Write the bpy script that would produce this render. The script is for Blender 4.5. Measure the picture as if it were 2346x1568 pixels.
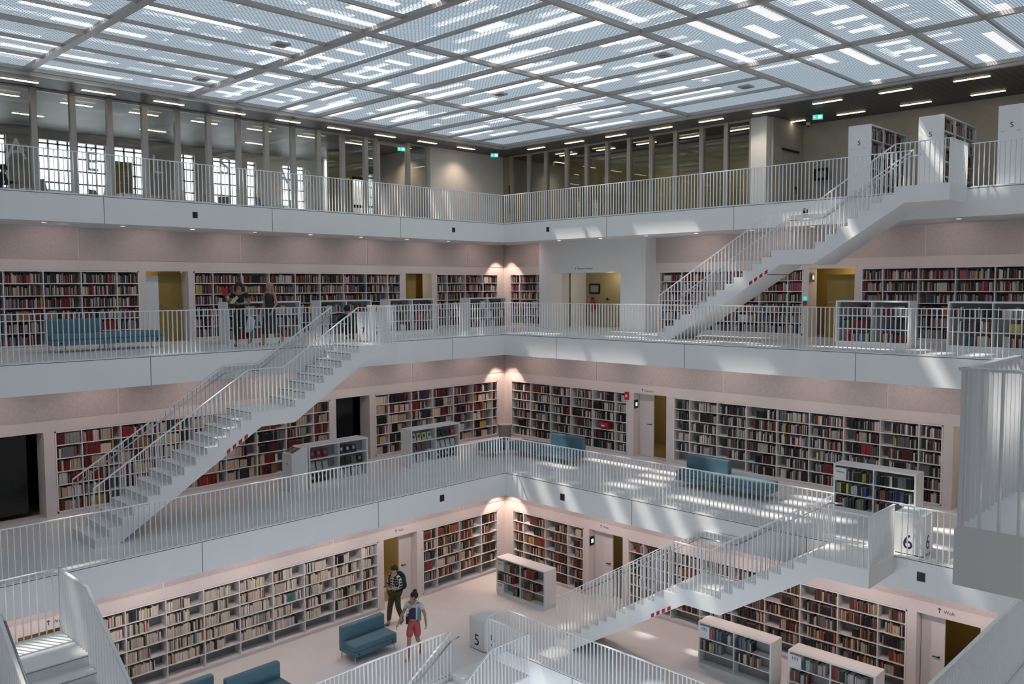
import bpy, math, random
from mathutils import Vector, Matrix, Euler

# ------------------------------------------------------------------ camera, world, sun, exposure
SC = bpy.context.scene
COL = SC.collection
for o in list(bpy.data.objects):
    bpy.data.objects.remove(o)

PITCH, YAW, ROLL, FPX = 0.0659, 0.7763, -0.0047, 1939.5
EYE = 1.5107
_cy, _sy, _cp, _sp = math.cos(YAW), math.sin(YAW), math.cos(PITCH), math.sin(PITCH)
FWD = Vector((_cy * _cp, _sy * _cp, -_sp))
_r0 = Vector((_sy, -_cy, 0)); _u0 = _r0.cross(FWD)
RGT = _r0 * math.cos(ROLL) + _u0 * math.sin(ROLL)
UPV = -_r0 * math.sin(ROLL) + _u0 * math.cos(ROLL)
cd = bpy.data.cameras.new('camera'); cam = bpy.data.objects.new('camera', cd); COL.objects.link(cam)
cam.matrix_world = Matrix(((RGT.x, UPV.x, -FWD.x, 0), (RGT.y, UPV.y, -FWD.y, 0), (RGT.z, UPV.z, -FWD.z, EYE), (0, 0, 0, 1)))
cd.sensor_width = 36.0; cd.lens = FPX / 2346 * 36.0; cd.clip_start = 0.05; cd.clip_end = 500
SC.camera = cam

W = bpy.data.worlds.new('world'); SC.world = W; W.use_nodes = True
bgn = W.node_tree.nodes['Background']
bgn.inputs[0].default_value = (0.80, 0.90, 1.0, 1); bgn.inputs[1].default_value = 2.4

sd = bpy.data.lights.new('sun', 'SUN'); sun = bpy.data.objects.new('sun', sd); COL.objects.link(sun)
sd.energy = 48.0; sd.angle = math.radians(1.6); sd.color = (1.0, 0.95, 0.88)
SUNDIR = Vector((0.30, -0.55, -1.0)).normalized()
sun.rotation_euler = SUNDIR.to_track_quat('-Z', 'Y').to_euler()

SC.view_settings.view_transform = 'Standard'; SC.view_settings.look = 'None'
SC.view_settings.gamma = 1.0; SC.view_settings.use_curve_mapping = False
SC.view_settings.exposure = 0.52
cy = SC.cycles
cy.use_denoising = True; cy.max_bounces = 7; cy.diffuse_bounces = 5; cy.glossy_bounces = 3
cy.transmission_bounces = 3; cy.transparent_max_bounces = 10
cy.caustics_reflective = False; cy.caustics_refractive = False; cy.sample_clamp_indirect = 4.0
cy.use_adaptive_sampling = True; cy.adaptive_threshold = 0.03

PANE_EMISSION = 0.92          # emission put into the laylight panes in place of daylight
WARM = (1.0, 0.76, 0.68)

# ------------------------------------------------------------------ measures
S = 3.735
FL = {8: S, 7: 0.0, 6: -S, 5: -2 * S, 4: -3 * S}
ED = {8: 21.42, 7: 19.0, 6: 16.71, 5: 14.45, 4: 12.15}      # far edges of the well
NE = {8: -1.8, 7: 0.45, 6: 3.0, 5: 5.3, 4: 7.6}              # near edges of the well
WL = {8: 25.65, 7: 23.25, 6: 20.95, 5: 18.70, 4: 16.4}       # far walls
SLAB = 0.67
CEIL = 6.95

rnd = random.Random(7)

# ------------------------------------------------------------------ materials
def mat(name, col, rough=0.6, metal=0.0, spec=0.5, noise=0.0, nscale=8.0, emis=None, estr=0.0):
    m = bpy.data.materials.new(name); m.use_nodes = True
    nt = m.node_tree; b = nt.nodes['Principled BSDF']
    b.inputs['Base Color'].default_value = (*col, 1)
    b.inputs['Roughness'].default_value = rough
    b.inputs['Metallic'].default_value = metal
    b.inputs['Specular IOR Level'].default_value = spec
    if noise:
        tc = nt.nodes.new('ShaderNodeTexCoord'); n = nt.nodes.new('ShaderNodeTexNoise')
        n.inputs['Scale'].default_value = nscale; n.inputs['Detail'].default_value = 3
        r = nt.nodes.new('ShaderNodeValToRGB')
        r.color_ramp.elements[0].position = 0.3; r.color_ramp.elements[1].position = 0.7
        r.color_ramp.elements[0].color = (*[c * (1 - noise) for c in col], 1)
        r.color_ramp.elements[1].color = (*[min(1, c * (1 + noise)) for c in col], 1)
        nt.links.new(tc.outputs['Object'], n.inputs['Vector']); nt.links.new(n.outputs[0], r.inputs[0])
        nt.links.new(r.outputs[0], b.inputs['Base Color'])
    if emis:
        b.inputs['Emission Color'].default_value = (*emis, 1); b.inputs['Emission Strength'].default_value = estr
    return m

M = {}
M['white'] = mat('white_painted_concrete', (0.83, 0.83, 0.83), 0.45, noise=0.02, nscale=1.2)
M['joint'] = mat('joint_shadow_gap', (0.10, 0.10, 0.10), 0.9)
M['plaster'] = mat('wall_plaster', (0.72, 0.68, 0.67), 0.7, noise=0.02, nscale=2.0)
M['acoustic'] = mat('acoustic_plaster', (0.55, 0.505, 0.495), 0.95, noise=0.08, nscale=22.0)
M['ceil'] = mat('gallery_ceiling_paint', (0.72, 0.70, 0.69), 0.8, noise=0.03, nscale=4.0)
M['floor'] = mat('poured_floor', (0.76, 0.76, 0.765), 0.30, noise=0.03, nscale=1.5)
M['rail'] = mat('railing_white_enamel', (0.84, 0.84, 0.85), 0.3)
M['steel'] = mat('brushed_steel', (0.55, 0.55, 0.56), 0.28, metal=1.0)
M['shelf'] = mat('shelf_white_lacquer', (0.80, 0.80, 0.80), 0.4)
M['shelfback'] = mat('shelf_back_shade_grey', (0.26, 0.26, 0.265), 0.6)  # grey lowered to put the deep shade inside the shelves into the colour
M['black'] = mat('black', (0.006, 0.006, 0.007), 0.5)
M['darkglass'] = mat('dark_room_glass', (0.010, 0.011, 0.011), 0.15)
M['sofa'] = mat('blue_wool_upholstery', (0.105, 0.20, 0.255), 0.9, noise=0.08, nscale=60)
M['yellow'] = mat('ochre_yellow_paint', (0.30, 0.22, 0.06), 0.5, noise=0.06, nscale=3)
M['ochre'] = mat('ochre_wall', (0.34, 0.29, 0.16), 0.6, noise=0.03, nscale=3)
M['niche'] = mat('niche_floor_ochre', (0.30, 0.23, 0.11), 0.4)
M['frame'] = mat('window_frame_greybrown_metal', (0.42, 0.39, 0.375), 0.4, metal=0.2)
M['ink'] = mat('dark_ink', (0.02, 0.02, 0.05), 0.6)
M['red'] = mat('signal_red', (0.45, 0.02, 0.02), 0.5)
M['tapewhite'] = mat('tape_white', (0.75, 0.72, 0.72), 0.5)
M['grey'] = mat('mid_grey_plastic', (0.28, 0.28, 0.27), 0.6)
M['concrete'] = mat('warm_grey_concrete_wall', (0.46, 0.43, 0.40), 0.8, noise=0.07, nscale=2.5)
M['screen'] = mat('touch_screen_dark', (0.06, 0.055, 0.045), 0.2)
M['info'] = mat('pale_info_panel', (0.75, 0.82, 0.84), 0.3)
M['lampwarm'] = mat('lamp_strip', (0.9, 0.85, 0.7), 0.5, emis=(1.0, 0.90, 0.62), estr=4.5)
M['downlight'] = mat('downlight_glass', (0.8, 0.7, 0.6), 0.5, emis=(1.0, 0.78, 0.62), estr=1.6)
M['exitgreen'] = mat('exit_sign_green', (0.02, 0.30, 0.22), 0.5, emis=(0.08, 0.85, 0.65), estr=0.5)
M['exitwhite'] = mat('exit_sign_white', (0.8, 0.9, 0.9), 0.5, emis=(0.8, 1, 0.95), estr=0.6)
M['letter'] = mat('frosted_letter_film', (0.45, 0.46, 0.45), 0.7)
M['skin'] = mat('skin', (0.42, 0.24, 0.17), 0.55)
M['skin2'] = mat('skin_brown', (0.30, 0.16, 0.11), 0.55)
M['hairdark'] = mat('hair_near_black', (0.012, 0.008, 0.007), 0.6, noise=0.3, nscale=60)
M['hairblond'] = mat('hair_dark_blond', (0.36, 0.25, 0.13), 0.55, noise=0.25, nscale=50)
M['clothblack'] = mat('black_cloth', (0.012, 0.012, 0.014), 0.85)
M['clotholive'] = mat('dark_olive_cloth', (0.035, 0.032, 0.022), 0.85)
M['trousers'] = mat('moss_green_trousers', (0.045, 0.045, 0.018), 0.85)
M['pink'] = mat('coral_pink_cloth', (0.50, 0.10, 0.11), 0.8, noise=0.08, nscale=20)
M['teewhite'] = mat('white_tee_cotton', (0.55, 0.56, 0.56), 0.85)
M['teeblue'] = mat('pale_blue_cloth', (0.16, 0.27, 0.36), 0.85)
M['pack'] = mat('dark_teal_backpack', (0.010, 0.028, 0.032), 0.8)
M['shoegrey'] = mat('grey_shoe', (0.10, 0.12, 0.13), 0.7)
M['shoewhite'] = mat('white_shoe', (0.55, 0.55, 0.53), 0.6)
M['bagwhite'] = mat('white_bag_cloth', (0.5, 0.55, 0.56), 0.8)
M['warmwood'] = mat('orange_table_top', (0.45, 0.30, 0.10), 0.5)

def checked():
    m = mat('black_white_check_cotton', (0.03, 0.04, 0.04), 0.85); nt = m.node_tree; b = nt.nodes['Principled BSDF']
    tc = nt.nodes.new('ShaderNodeTexCoord'); sp = nt.nodes.new('ShaderNodeSeparateXYZ'); nt.links.new(tc.outputs['Object'], sp.inputs[0])
    outs = []
    for i, s in ((0, 14.0), (2, 14.0)):
        mu = nt.nodes.new('ShaderNodeMath'); mu.operation = 'MULTIPLY'; mu.inputs[1].default_value = s
        fr = nt.nodes.new('ShaderNodeMath'); fr.operation = 'FRACT'
        gt = nt.nodes.new('ShaderNodeMath'); gt.operation = 'GREATER_THAN'; gt.inputs[1].default_value = 0.66
        nt.links.new(sp.outputs[i], mu.inputs[0]); nt.links.new(mu.outputs[0], fr.inputs[0]); nt.links.new(fr.outputs[0], gt.inputs[0]); outs.append(gt)
    mx = nt.nodes.new('ShaderNodeMath'); mx.operation = 'MAXIMUM'; nt.links.new(outs[0].outputs[0], mx.inputs[0]); nt.links.new(outs[1].outputs[0], mx.inputs[1])
    r = nt.nodes.new('ShaderNodeValToRGB'); r.color_ramp.elements[0].color = (0.012, 0.016, 0.018, 1); r.color_ramp.elements[1].color = (0.42, 0.44, 0.44, 1)
    nt.links.new(mx.outputs[0], r.inputs[0]); nt.links.new(r.outputs[0], b.inputs['Base Color'])
    return m
M['check'] = checked()

def plank_soffit():
    m = mat('dark_soffit_planks', (0.06, 0.058, 0.055), 0.5); nt = m.node_tree; b = nt.nodes['Principled BSDF']
    tc = nt.nodes.new('ShaderNodeTexCoord'); w = nt.nodes.new('ShaderNodeTexWave')
    w.bands_direction = 'Y'; w.inputs['Scale'].default_value = 1.6; w.inputs['Distortion'].default_value = 0.0
    r = nt.nodes.new('ShaderNodeValToRGB'); r.color_ramp.elements[0].position = 0.0; r.color_ramp.elements[1].position = 0.12
    r.color_ramp.elements[0].color = (0.02, 0.02, 0.02, 1); r.color_ramp.elements[1].color = (0.085, 0.082, 0.078, 1)
    nt.links.new(tc.outputs['Object'], w.inputs['Vector']); nt.links.new(w.outputs['Fac'], r.inputs[0]); nt.links.new(r.outputs[0], b.inputs['Base Color'])
    return m
M['soffit'] = plank_soffit()

def glass():
    m = bpy.data.materials.new('clear_pane_glass'); m.use_nodes = True; nt = m.node_tree; nt.nodes.clear()
    o = nt.nodes.new('ShaderNodeOutputMaterial'); mx = nt.nodes.new('ShaderNodeMixShader'); t = nt.nodes.new('ShaderNodeBsdfTransparent')
    g = nt.nodes.new('ShaderNodeBsdfGlossy'); g.inputs['Roughness'].default_value = 0.02; fr = nt.nodes.new('ShaderNodeFresnel'); fr.inputs[0].default_value = 1.5
    t.inputs[0].default_value = (0.93, 0.95, 0.94, 1)
    ml = nt.nodes.new('ShaderNodeMath'); ml.operation = 'MULTIPLY'; ml.inputs[1].default_value = .45; nt.links.new(fr.outputs[0], ml.inputs[0])
    nt.links.new(ml.outputs[0], mx.inputs[0]); nt.links.new(t.outputs[0], mx.inputs[1]); nt.links.new(g.outputs[0], mx.inputs[2]); nt.links.new(mx.outputs[0], o.inputs[0])
    return m
M['glass'] = glass()

def laylight():
    """expanded-metal laylight pane: staggered small openings over a pale translucent sheet, sky light put in as even emission"""
    m = bpy.data.materials.new('laylight_perforated_pane'); m.use_nodes = True; nt = m.node_tree; nt.nodes.clear(); L = nt.links.new
    o = nt.nodes.new('ShaderNodeOutputMaterial')
    tc = nt.nodes.new('ShaderNodeTexCoord')
    br = nt.nodes.new('ShaderNodeTexBrick'); br.offset = 0.5; br.squash = 1.0
    br.inputs['Scale'].default_value = 1.0; br.inputs['Brick Width'].default_value = 0.105; br.inputs['Row Height'].default_value = 0.062
    br.inputs['Mortar Size'].default_value = 0.013; br.inputs['Mortar Smooth'].default_value = 0.3
    br.inputs['Color1'].default_value = (1, 1, 1, 1); br.inputs['Color2'].default_value = (1, 1, 1, 1); br.inputs['Mortar'].default_value = (0.0, 0.0, 0.0, 1)
    L(tc.outputs['Object'], br.inputs['Vector'])
    em = nt.nodes.new('ShaderNodeEmission'); er = nt.nodes.new('ShaderNodeValToRGB')
    er.color_ramp.elements[0].color = (0.145, 0.175, 0.20, 1); er.color_ramp.elements[1].color = (0.29, 0.365, 0.425, 1)
    L(br.outputs['Color'], er.inputs[0]); L(er.outputs[0], em.inputs[0]); em.inputs[1].default_value = PANE_EMISSION
    tr = nt.nodes.new('ShaderNodeBsdfTranslucent'); tc2 = nt.nodes.new('ShaderNodeValToRGB')
    tc2.color_ramp.elements[0].color = (0.02, 0.02, 0.02, 1); tc2.color_ramp.elements[1].color = (0.12, 0.12, 0.12, 1)
    L(br.outputs['Color'], tc2.inputs[0]); L(tc2.outputs[0], tr.inputs[0])
    tp = nt.nodes.new('ShaderNodeBsdfTransparent'); mx = nt.nodes.new('ShaderNodeMixShader')
    mt = nt.nodes.new('ShaderNodeMath'); mt.operation = 'MULTIPLY'; mt.inputs[1].default_value = 0.20
    L(br.outputs['Color'], mt.inputs[0]); L(mt.outputs[0], mx.inputs[0]); L(tr.outputs[0], mx.inputs[1]); L(tp.outputs[0], mx.inputs[2])
    ad = nt.nodes.new('ShaderNodeAddShader'); L(em.outputs[0], ad.inputs[0]); L(mx.outputs[0], ad.inputs[1]); L(ad.outputs[0], o.inputs[0])
    return m
M['laylight'] = laylight()

def bookmat():
    m = bpy.data.materials.new('book_covers'); m.use_nodes = True; nt = m.node_tree; b = nt.nodes['Principled BSDF']
    a = nt.nodes.new('ShaderNodeAttribute'); a.attribute_name = 'Col'; nt.links.new(a.outputs['Color'], b.inputs['Base Color'])
    b.inputs['Roughness'].default_value = 0.5
    return m
M['book'] = bookmat()

# ------------------------------------------------------------------ mesh helpers
class MB:
    def __init__(s): s.v = []; s.f = []; s.m = []; s.c = []
    def box(s, x0, y0, z0, x1, y1, z1, mi=0, col=None):
        if x1 < x0: x0, x1 = x1, x0
        if y1 < y0: y0, y1 = y1, y0
        if z1 < z0: z0, z1 = z1, z0
        n = len(s.v)
        s.v += [(x0, y0, z0), (x1, y0, z0), (x1, y1, z0), (x0, y1, z0), (x0, y0, z1), (x1, y0, z1), (x1, y1, z1), (x0, y1, z1)]
        s.f += [(n, n+3, n+2, n+1), (n+4, n+5, n+6, n+7), (n, n+1, n+5, n+4), (n+1, n+2, n+6, n+5), (n+2, n+3, n+7, n+6), (n+3, n, n+4, n+7)]
        s.m += [mi] * 6; s.c += [col] * 6
        return s
    def poly(s, pts, mi=0, col=None):
        n = len(s.v); s.v += [tuple(p) for p in pts]; s.f.append(tuple(range(n, n + len(pts)))); s.m.append(mi); s.c.append(col)
    def obox(s, c, ax, ay, az, mi=0, col=None):
        """box from centre and three half-axis vectors"""
        n = len(s.v); c, ax, ay, az = map(Vector, (c, ax, ay, az))
        for sz in (-1, 1):
            for sx, sy_ in ((-1, -1), (1, -1), (1, 1), (-1, 1)):
                s.v.append(tuple(c + ax * sx + ay * sy_ + az * sz))
        s.f += [(n, n+3, n+2, n+1), (n+4, n+5, n+6, n+7), (n, n+1, n+5, n+4), (n+1, n+2, n+6, n+5), (n+2, n+3, n+7, n+6), (n+3, n, n+4, n+7)]
        s.m += [mi] * 6; s.c += [col] * 6
    def prism(s, pts, a, b, fn, mi=0):
        """extrude the 2D polygon pts between a and b; fn(u, v, w) -> xyz"""
        n = len(s.v); k = len(pts)
        for w in (a, b):
            for u, v in pts: s.v.append(tuple(fn(u, v, w)))
        s.f.append(tuple(range(n, n + k))); s.f.append(tuple(range(n + 2*k - 1, n + k - 1, -1))); s.m += [mi, mi]; s.c += [None] * 2
        for i in range(k):
            j = (i + 1) % k; s.f.append((n + j, n + i, n + k + i, n + k + j)); s.m.append(mi); s.c.append(None)
    def tube(s, a, b, r0, r1=None, seg=8, mi=0, caps=True):
        r1 = r0 if r1 is None else r1
        a, b = Vector(a), Vector(b); d = (b - a).normalized()
        u = d.orthogonal().normalized(); w = d.cross(u); n = len(s.v)
        for p, r in ((a, r0), (b, r1)):
            for i in range(seg):
                t = 2 * math.pi * i / seg; s.v.append(tuple(p + u * (r * math.cos(t)) + w * (r * math.sin(t))))
        for i in range(seg):
            j = (i + 1) % seg; s.f.append((n + i, n + j, n + seg + j, n + seg + i)); s.m.append(mi); s.c.append(None)
        if caps:
            s.f.append(tuple(range(n + seg - 1, n - 1, -1))); s.f.append(tuple(range(n + seg, n + 2*seg))); s.m += [mi] * 2; s.c += [None] * 2
    def build(s, name, mats, parent=None, bevel=0.0, smooth=False, loc=None, rot=None):
        me = bpy.data.meshes.new(name); me.from_pydata(s.v, [], s.f); me.update()
        if not isinstance(mats, (list, tuple)): mats = [mats]
        for m_ in mats: me.materials.append(m_)
        if len(mats) > 1: me.polygons.foreach_set('material_index', s.m)
        if any(c is not None for c in s.c):
            at = me.color_attributes.new('Col', 'FLOAT_COLOR', 'CORNER'); data = []
            for p, c in zip(me.polygons, s.c):
                data += (list(c or (0.5, 0.5, 0.5)) + [1.0]) * p.loop_total
            at.data.foreach_set('color', data)
        if smooth:
            me.polygons.foreach_set('use_smooth', [True] * len(me.polygons))
        o = bpy.data.objects.new(name, me); COL.objects.link(o)
        if parent: o.parent = parent
        if loc: o.location = loc
        if rot: o.rotation_euler = rot
        if bevel:
            b = o.modifiers.new('bevel', 'BEVEL'); b.width = bevel; b.segments = 2; b.limit_method = 'ANGLE'
        return o

def tag(o, label=None, cat=None, group=None, kind=None):
    if label: o['label'] = label
    if cat: o['category'] = cat
    if group: o['group'] = group
    if kind: o['kind'] = kind
    return o
def empty(name, loc=(0, 0, 0), rz=0.0, parent=None):
    o = bpy.data.objects.new(name, None); COL.objects.link(o); o.location = loc; o.rotation_euler = (0, 0, rz)
    o.empty_display_size = 0.2
    if parent: o.parent = parent
    return o
def copy_tree(o, parent=None):
    c = o.copy(); COL.objects.link(c)
    if parent: c.parent = parent
    for ch in list(o.children): copy_tree(ch, c)
    return c
def struct(o): o['kind'] = 'structure'; return o

def text(name, s, size, m, parent, origin, right, up, depth=0.003, align='LEFT'):
    """flat lettering as a mesh; right/up are world (or parent) directions"""
    cu = bpy.data.curves.new(name, 'FONT'); cu.body = s; cu.size = size; cu.extrude = depth; cu.align_x = align
    t = bpy.data.objects.new(name, cu); COL.objects.link(t)
    dg = bpy.context.evaluated_depsgraph_get(); me = bpy.data.meshes.new_from_object(t.evaluated_get(dg))
    bpy.data.objects.remove(t); me.materials.clear(); me.materials.append(m)
    o = bpy.data.objects.new(name, me); COL.objects.link(o)
    r, u = Vector(right).normalized(), Vector(up).normalized(); n = r.cross(u)
    o.matrix_local = Matrix(((r.x, u.x, n.x, origin[0]), (r.y, u.y, n.y, origin[1]), (r.z, u.z, n.z, origin[2]), (0, 0, 0, 1)))
    if parent: o.parent = parent
    return o
def arrow_up(mb, o, r, u, h):
    o, r, u = Vector(o), Vector(r), Vector(u); n = r.cross(u) * 0.003; w = h * 0.07
    mb.obox(o + u * h * 0.5, r * w, u * h * 0.5, n)
    for sg in (-1, 1):
        c = o + u * h * 0.82 + r * sg * h * 0.16; d = (r * sg - u).normalized()
        mb.obox(c, d * h * 0.22, (r * sg + u).normalized() * w, n)

# ------------------------------------------------------------------ floors (gallery slabs)
OB = 34.0
def slab(lv, x0, y0, x1, y1, joints=()):
    """one gallery arm: poured floor on top, white fascia, painted underside"""
    z1 = FL[lv]; z0 = z1 - SLAB
    mb = MB(); mb.box(x0, y0, z0, x1, y1, z1)
    mb.m = [1, 0, 2, 2, 2, 2]
    for ax, w, u in joints:
        if ax == 'Y': mb.box(u - .006, w - .003, z0 + .001, u + .006, w + .01, z1 - .03, 3)
        else: mb.box(w - .003, u - .006, z0 + .001, w + .01, u + .006, z1 - .03, 3)
    # shadow gap under the railing foot
    for ax, w, u in joints[:1]:
        if ax == 'Y': mb.box(x0, w - .002, z1 - .035, x1, w + .01, z1 - .022, 3)
        else: mb.box(w - .002, y0, z1 - .035, w + .01, y1, z1 - .022, 3)
    return struct(mb.build('floor', [M['floor'], M['ceil'], M['white'], M['joint']]))
JX = (-1.2, 3.3, 7.8, 12.3, 16.8)
for lv in (8, 7, 6, 5):
    e, n = ED[lv], NE[lv]; lo = n - 4.25
    slab(lv, lo, e, OB, OB, [('Y', e, u) for u in JX if n < u < e])
    slab(lv, e, lo, OB, e, [('X', e, u) for u in JX if n < u < e])
    slab(lv, lo, lo, n, e)
    slab(lv, n, lo, e, n)
mb = MB(); mb.box(3, 3, FL[4] - .3, 20, 20, FL[4]); struct(mb.build('floor', M['floor']))

# ------------------------------------------------------------------ walls with recesses
def U(side, w, u, d, z):
    """u along the wall, d into the wall, z up"""
    return (u, w + d, z) if side == 'L' else (w + d, u, z)
def bx(mb, side, w, u0, u1, d0, d1, z0, z1, mi=0, col=None):
    a, b = U(side, w, u0, d0, z0), U(side, w, u1, d1, z1); mb.box(*a, *b, mi, col)

def wall(side, lv, u0, u1, holes, name):
    w = WL[lv]; zf = FL[lv]; zt = zf + S - SLAB; T = 0.46
    mb = MB(); cur = u0
    for a, b, za, zb in sorted(holes):
        if a > cur: bx(mb, side, w, cur, a, 0, T, zf, zt)
        if za > 0: bx(mb, side, w, a, b, 0, T, zf, zf + za)
        bx(mb, side, w, a, b, 0, T, zf + zb, zt)
        cur = b
    if cur < u1: bx(mb, side, w, cur, u1, 0, T, zf, zt)
    o = struct(mb.build(name, M['plaster']))
    js = [u0] + [u for u in (3.3, 7.8, 12.3, 16.8, 21.3) if u0 < u < u1] + [u1]
    for a, b in zip(js[:-1], js[1:]):
        p = MB(); bx(p, side, w, a + .018, b - .018, -.014, 0.0, zf + 2.24, zt - .002); p.build('acoustic_panel', M['acoustic'], o)
    return o

CT = 1.965    # recess head
CASES = {     # (side, level): [(u0, u1)]
    ('L', 7): [(4.6, 9.32), (10.83, 18.22), (19.82, 22.92)], ('R', 7): [(20.88, 22.92), (11.10, 16.06), (0.6, 9.44)],
    ('L', 6): [(6.36, 13.76), (15.36, 20.62)], ('R', 6): [(15.60, 20.62), (6.52, 13.93)],
    ('L', 5): [(6.36, 13.74), (15.31, 18.37)], ('R', 5): [(15.47, 18.37), (6.44, 13.90)]}
NICHES = {('L', 7): [(9.49, 10.68), (18.43, 19.60)], ('R', 7): [(9.62, 10.93)],
          ('L', 6): [(3.9, 6.13), (13.96, 15.16)], ('R', 6): [(14.18, 15.37), (5.02, 6.30)],
          ('L', 5): [(4.85, 6.06), (13.93, 15.11)], ('R', 5): [(14.07, 15.28), (5.00, 6.24)]}
for (side, lv), cs in CASES.items():
    w = WL[lv]
    holes = ([(17.19, 20.26, 0.0, 1.97)] if (side, lv) == ('R', 7) else []) + [(a, b, 0.06, CT) for a, b in cs] + [(a, b, 0.0, 1.97) for a, b in NICHES[(side, lv)]]
    wall(side, lv, NE[lv] - 4.25, w, holes, 'wall_left' if side == 'L' else 'wall_right')
for lv in (8, 7, 6, 5):      # enclosing walls on the near sides
    n = NE[lv] - 4.25; w = WL[lv] if lv != 8 else OB; zt = FL[lv] + S - (SLAB if lv != 8 else 0.5)
    mb = MB(); mb.box(n - .3, n - .3, FL[lv], n, w, zt); struct(mb.build('wall_back', M['plaster']))
    mb = MB(); mb.box(n, n - .3, FL[lv], w, n, zt); struct(mb.build('wall_front', M['plaster']))

def niche(side, lv, a, b, depth, back, lit=None, name='wall_niche', sidemat='plaster'):
    """the short passage behind an opening"""
    w = WL[lv]; zf = FL[lv]; t = .05; z1 = zf + 2.05
    mb = MB()
    bx(mb, side, w, a - 1.0, a, .46, .46 + t, zf, z1, 1); bx(mb, side, w, b, b + 1.0, .46, .46 + t, zf, z1, 1)
    bx(mb, side, w, a - 1.0, b + 1.0, depth, depth + t, zf, z1, 0)
    bx(mb, side, w, a - 1.0 - t, a - 1.0, .46, depth + t, zf, z1, 0); bx(mb, side, w, b + 1.0, b + 1.0 + t, .46, depth + t, zf, z1, 0)
    bx(mb, side, w, a - 1.0, b + 1.0, .46, depth + t, z1, z1 + t, 1)
    bx(mb, side, w, a, b, 0.0, .46, zf, zf + .004, 2); bx(mb, side, w, a - 1, b + 1, .46, depth, zf, zf + .004, 3)
    o = struct(mb.build(name, [M[back], M[sidemat], M['floor'], M['niche']]))
    if lit:
        ld = bpy.data.lights.new('passage_lamp', 'POINT'); ld.energy = lit; ld.color = (1, .80, .50); ld.shadow_soft_size = .15
        lo = bpy.data.objects.new('passage_lamp', ld); COL.objects.link(lo); lo.location = U(side, w, (a + b) / 2, (depth + .46) / 2, zf + 1.85)
    return o
niche('L', 7, *NICHES[('L', 7)][0], 1.6, 'yellow', 5); niche('L', 7, *NICHES[('L', 7)][1], 1.6, 'yellow', 5)
niche('R', 7, *NICHES[('R', 7)][0], 1.6, 'yellow', 8)
niche('L', 6, *NICHES[('L', 6)][0], 1.6, 'black'); niche('L', 6, *NICHES[('L', 6)][1], 1.6, 'black')
niche('R', 6, *NICHES[('R', 6)][0], 2.4, 'ochre', 10); niche('R', 6, *NICHES[('R', 6)][1], 2.4, 'ochre', 8)
niche('L', 5, *NICHES[('L', 5)][0], 1.8, 'yellow', 5); niche('L', 5, *NICHES[('L', 5)][1], 3.2, 'ochre', 22)
niche('R', 5, *NICHES[('R', 5)][0], 2.4, 'ochre', 8); niche('R', 5, *NICHES[('R', 5)][1], 2.6, 'yellow', 4)

# lift block on the seventh floor, right side
BX, BY0, BY1 = 22.66, 16.18, 20.86
mb = MB(); zt = S - SLAB
mb.box(BX, BY0, 0, WL[7], 17.19, zt); mb.box(BX, 20.26, 0, WL[7], BY1, zt); mb.box(BX, 17.19, 1.97, WL[7], 20.26, zt)
struct(mb.build('wall_core', M['white']))
# ------------------------------------------------------------------ doors in the passages
def door(name, side, lv, u0, u1, d, z1, m, handle_u=None, hm='steel', t=.045, base=0.0):
    w = WL[lv]; zf = FL[lv]; mb = MB(); bx(mb, side, w, u0, u1, d, d + t, zf + .01 + base, zf + z1)
    o = struct(mb.build(name, M[m]))
    if handle_u is not None:
        h = MB(); bx(h, side, w, handle_u - .012, handle_u + .012, d - .05, d, zf + 1.0, zf + 1.03)
        s = 1 if handle_u < (u0 + u1) / 2 else -1
        bx(h, side, w, handle_u, handle_u + s * .13, d - .055, d - .038, zf + 1.005, zf + 1.025); h.build('door_handle', M[hm], o)
    return o
door('door_1', 'L', 7, 10.0, 10.66, .40, 1.93, 'yellow', 10.06)
door('door_2', 'L', 7, 9.52, 9.98, .36, 1.85, 'info')
door('door_3', 'L', 7, 18.45, 19.12, .30, 1.93, 'yellow', 19.05)
door('door_4', 'R', 7, 9.64, 10.58, .42, 1.80, 'yellow', 10.5)
door('door_5', 'L', 6, 3.9, 5.86, .34, 1.9, 'darkglass', base=.10)
door('door_6', 'L', 6, 13.97, 14.78, .34, 1.95, 'darkglass')
door('door_7', 'R', 6, 14.22, 14.80, .95, 1.94, 'black', base=.12)
door('door_8', 'R', 6, 14.84, 15.36, .30, 1.955, 'plaster', 14.92, 'black')
door('door_9', 'R', 5, 14.62, 15.26, .26, 1.955, 'plaster', 14.7, 'black')
door('door_10', 'L', 5, 14.66, 15.10, .26, 1.955, 'plaster', 14.74, 'black')
door('door_11', 'R', 5, 5.75, 6.22, .26, 1.955, 'plaster', 5.85, 'black')
# the administration recess: side wall, back wall with double door
mb = MB()
mb.box(WL[7] + .46, 16.2, 0, WL[7] + .52, 17.19, 2.1, 1); mb.box(24.60, 16.2, 0, 24.65, 21.4, 2.1); mb.box(WL[7] + .4, 20.26, 0, 25.0, 20.32, 2.1, 1)
mb.box(WL[7] + .46, 16.2, 2.1, 25.0, 21.4, 2.16, 1); mb.box(WL[7], 17.19, 0, WL[7] + .46, 20.26, .004, 2)
struct(mb.build('wall_niche', [M['ochre'], M['white'], M['floor']]))
ld = bpy.data.lights.new('passage_lamp', 'POINT'); ld.energy = 7; ld.color = (1, .84, .6); ld.shadow_soft_size = .15
lo = bpy.data.objects.new('passage_lamp', ld); COL.objects.link(lo); lo.location = (24.0, 18.6, 1.9)
mb = MB(); mb.box(24.57, 17.4, .01, 24.60, 19.35, 1.93); o = struct(mb.build('door_12', M['ochre']))
h = MB(); h.box(24.51, 19.2, .98, 24.57, 19.23, 1.06); h.box(24.51, 19.1, 1.0, 24.53, 19.23, 1.03); h.build('door_handle', M['black'], o)

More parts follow.
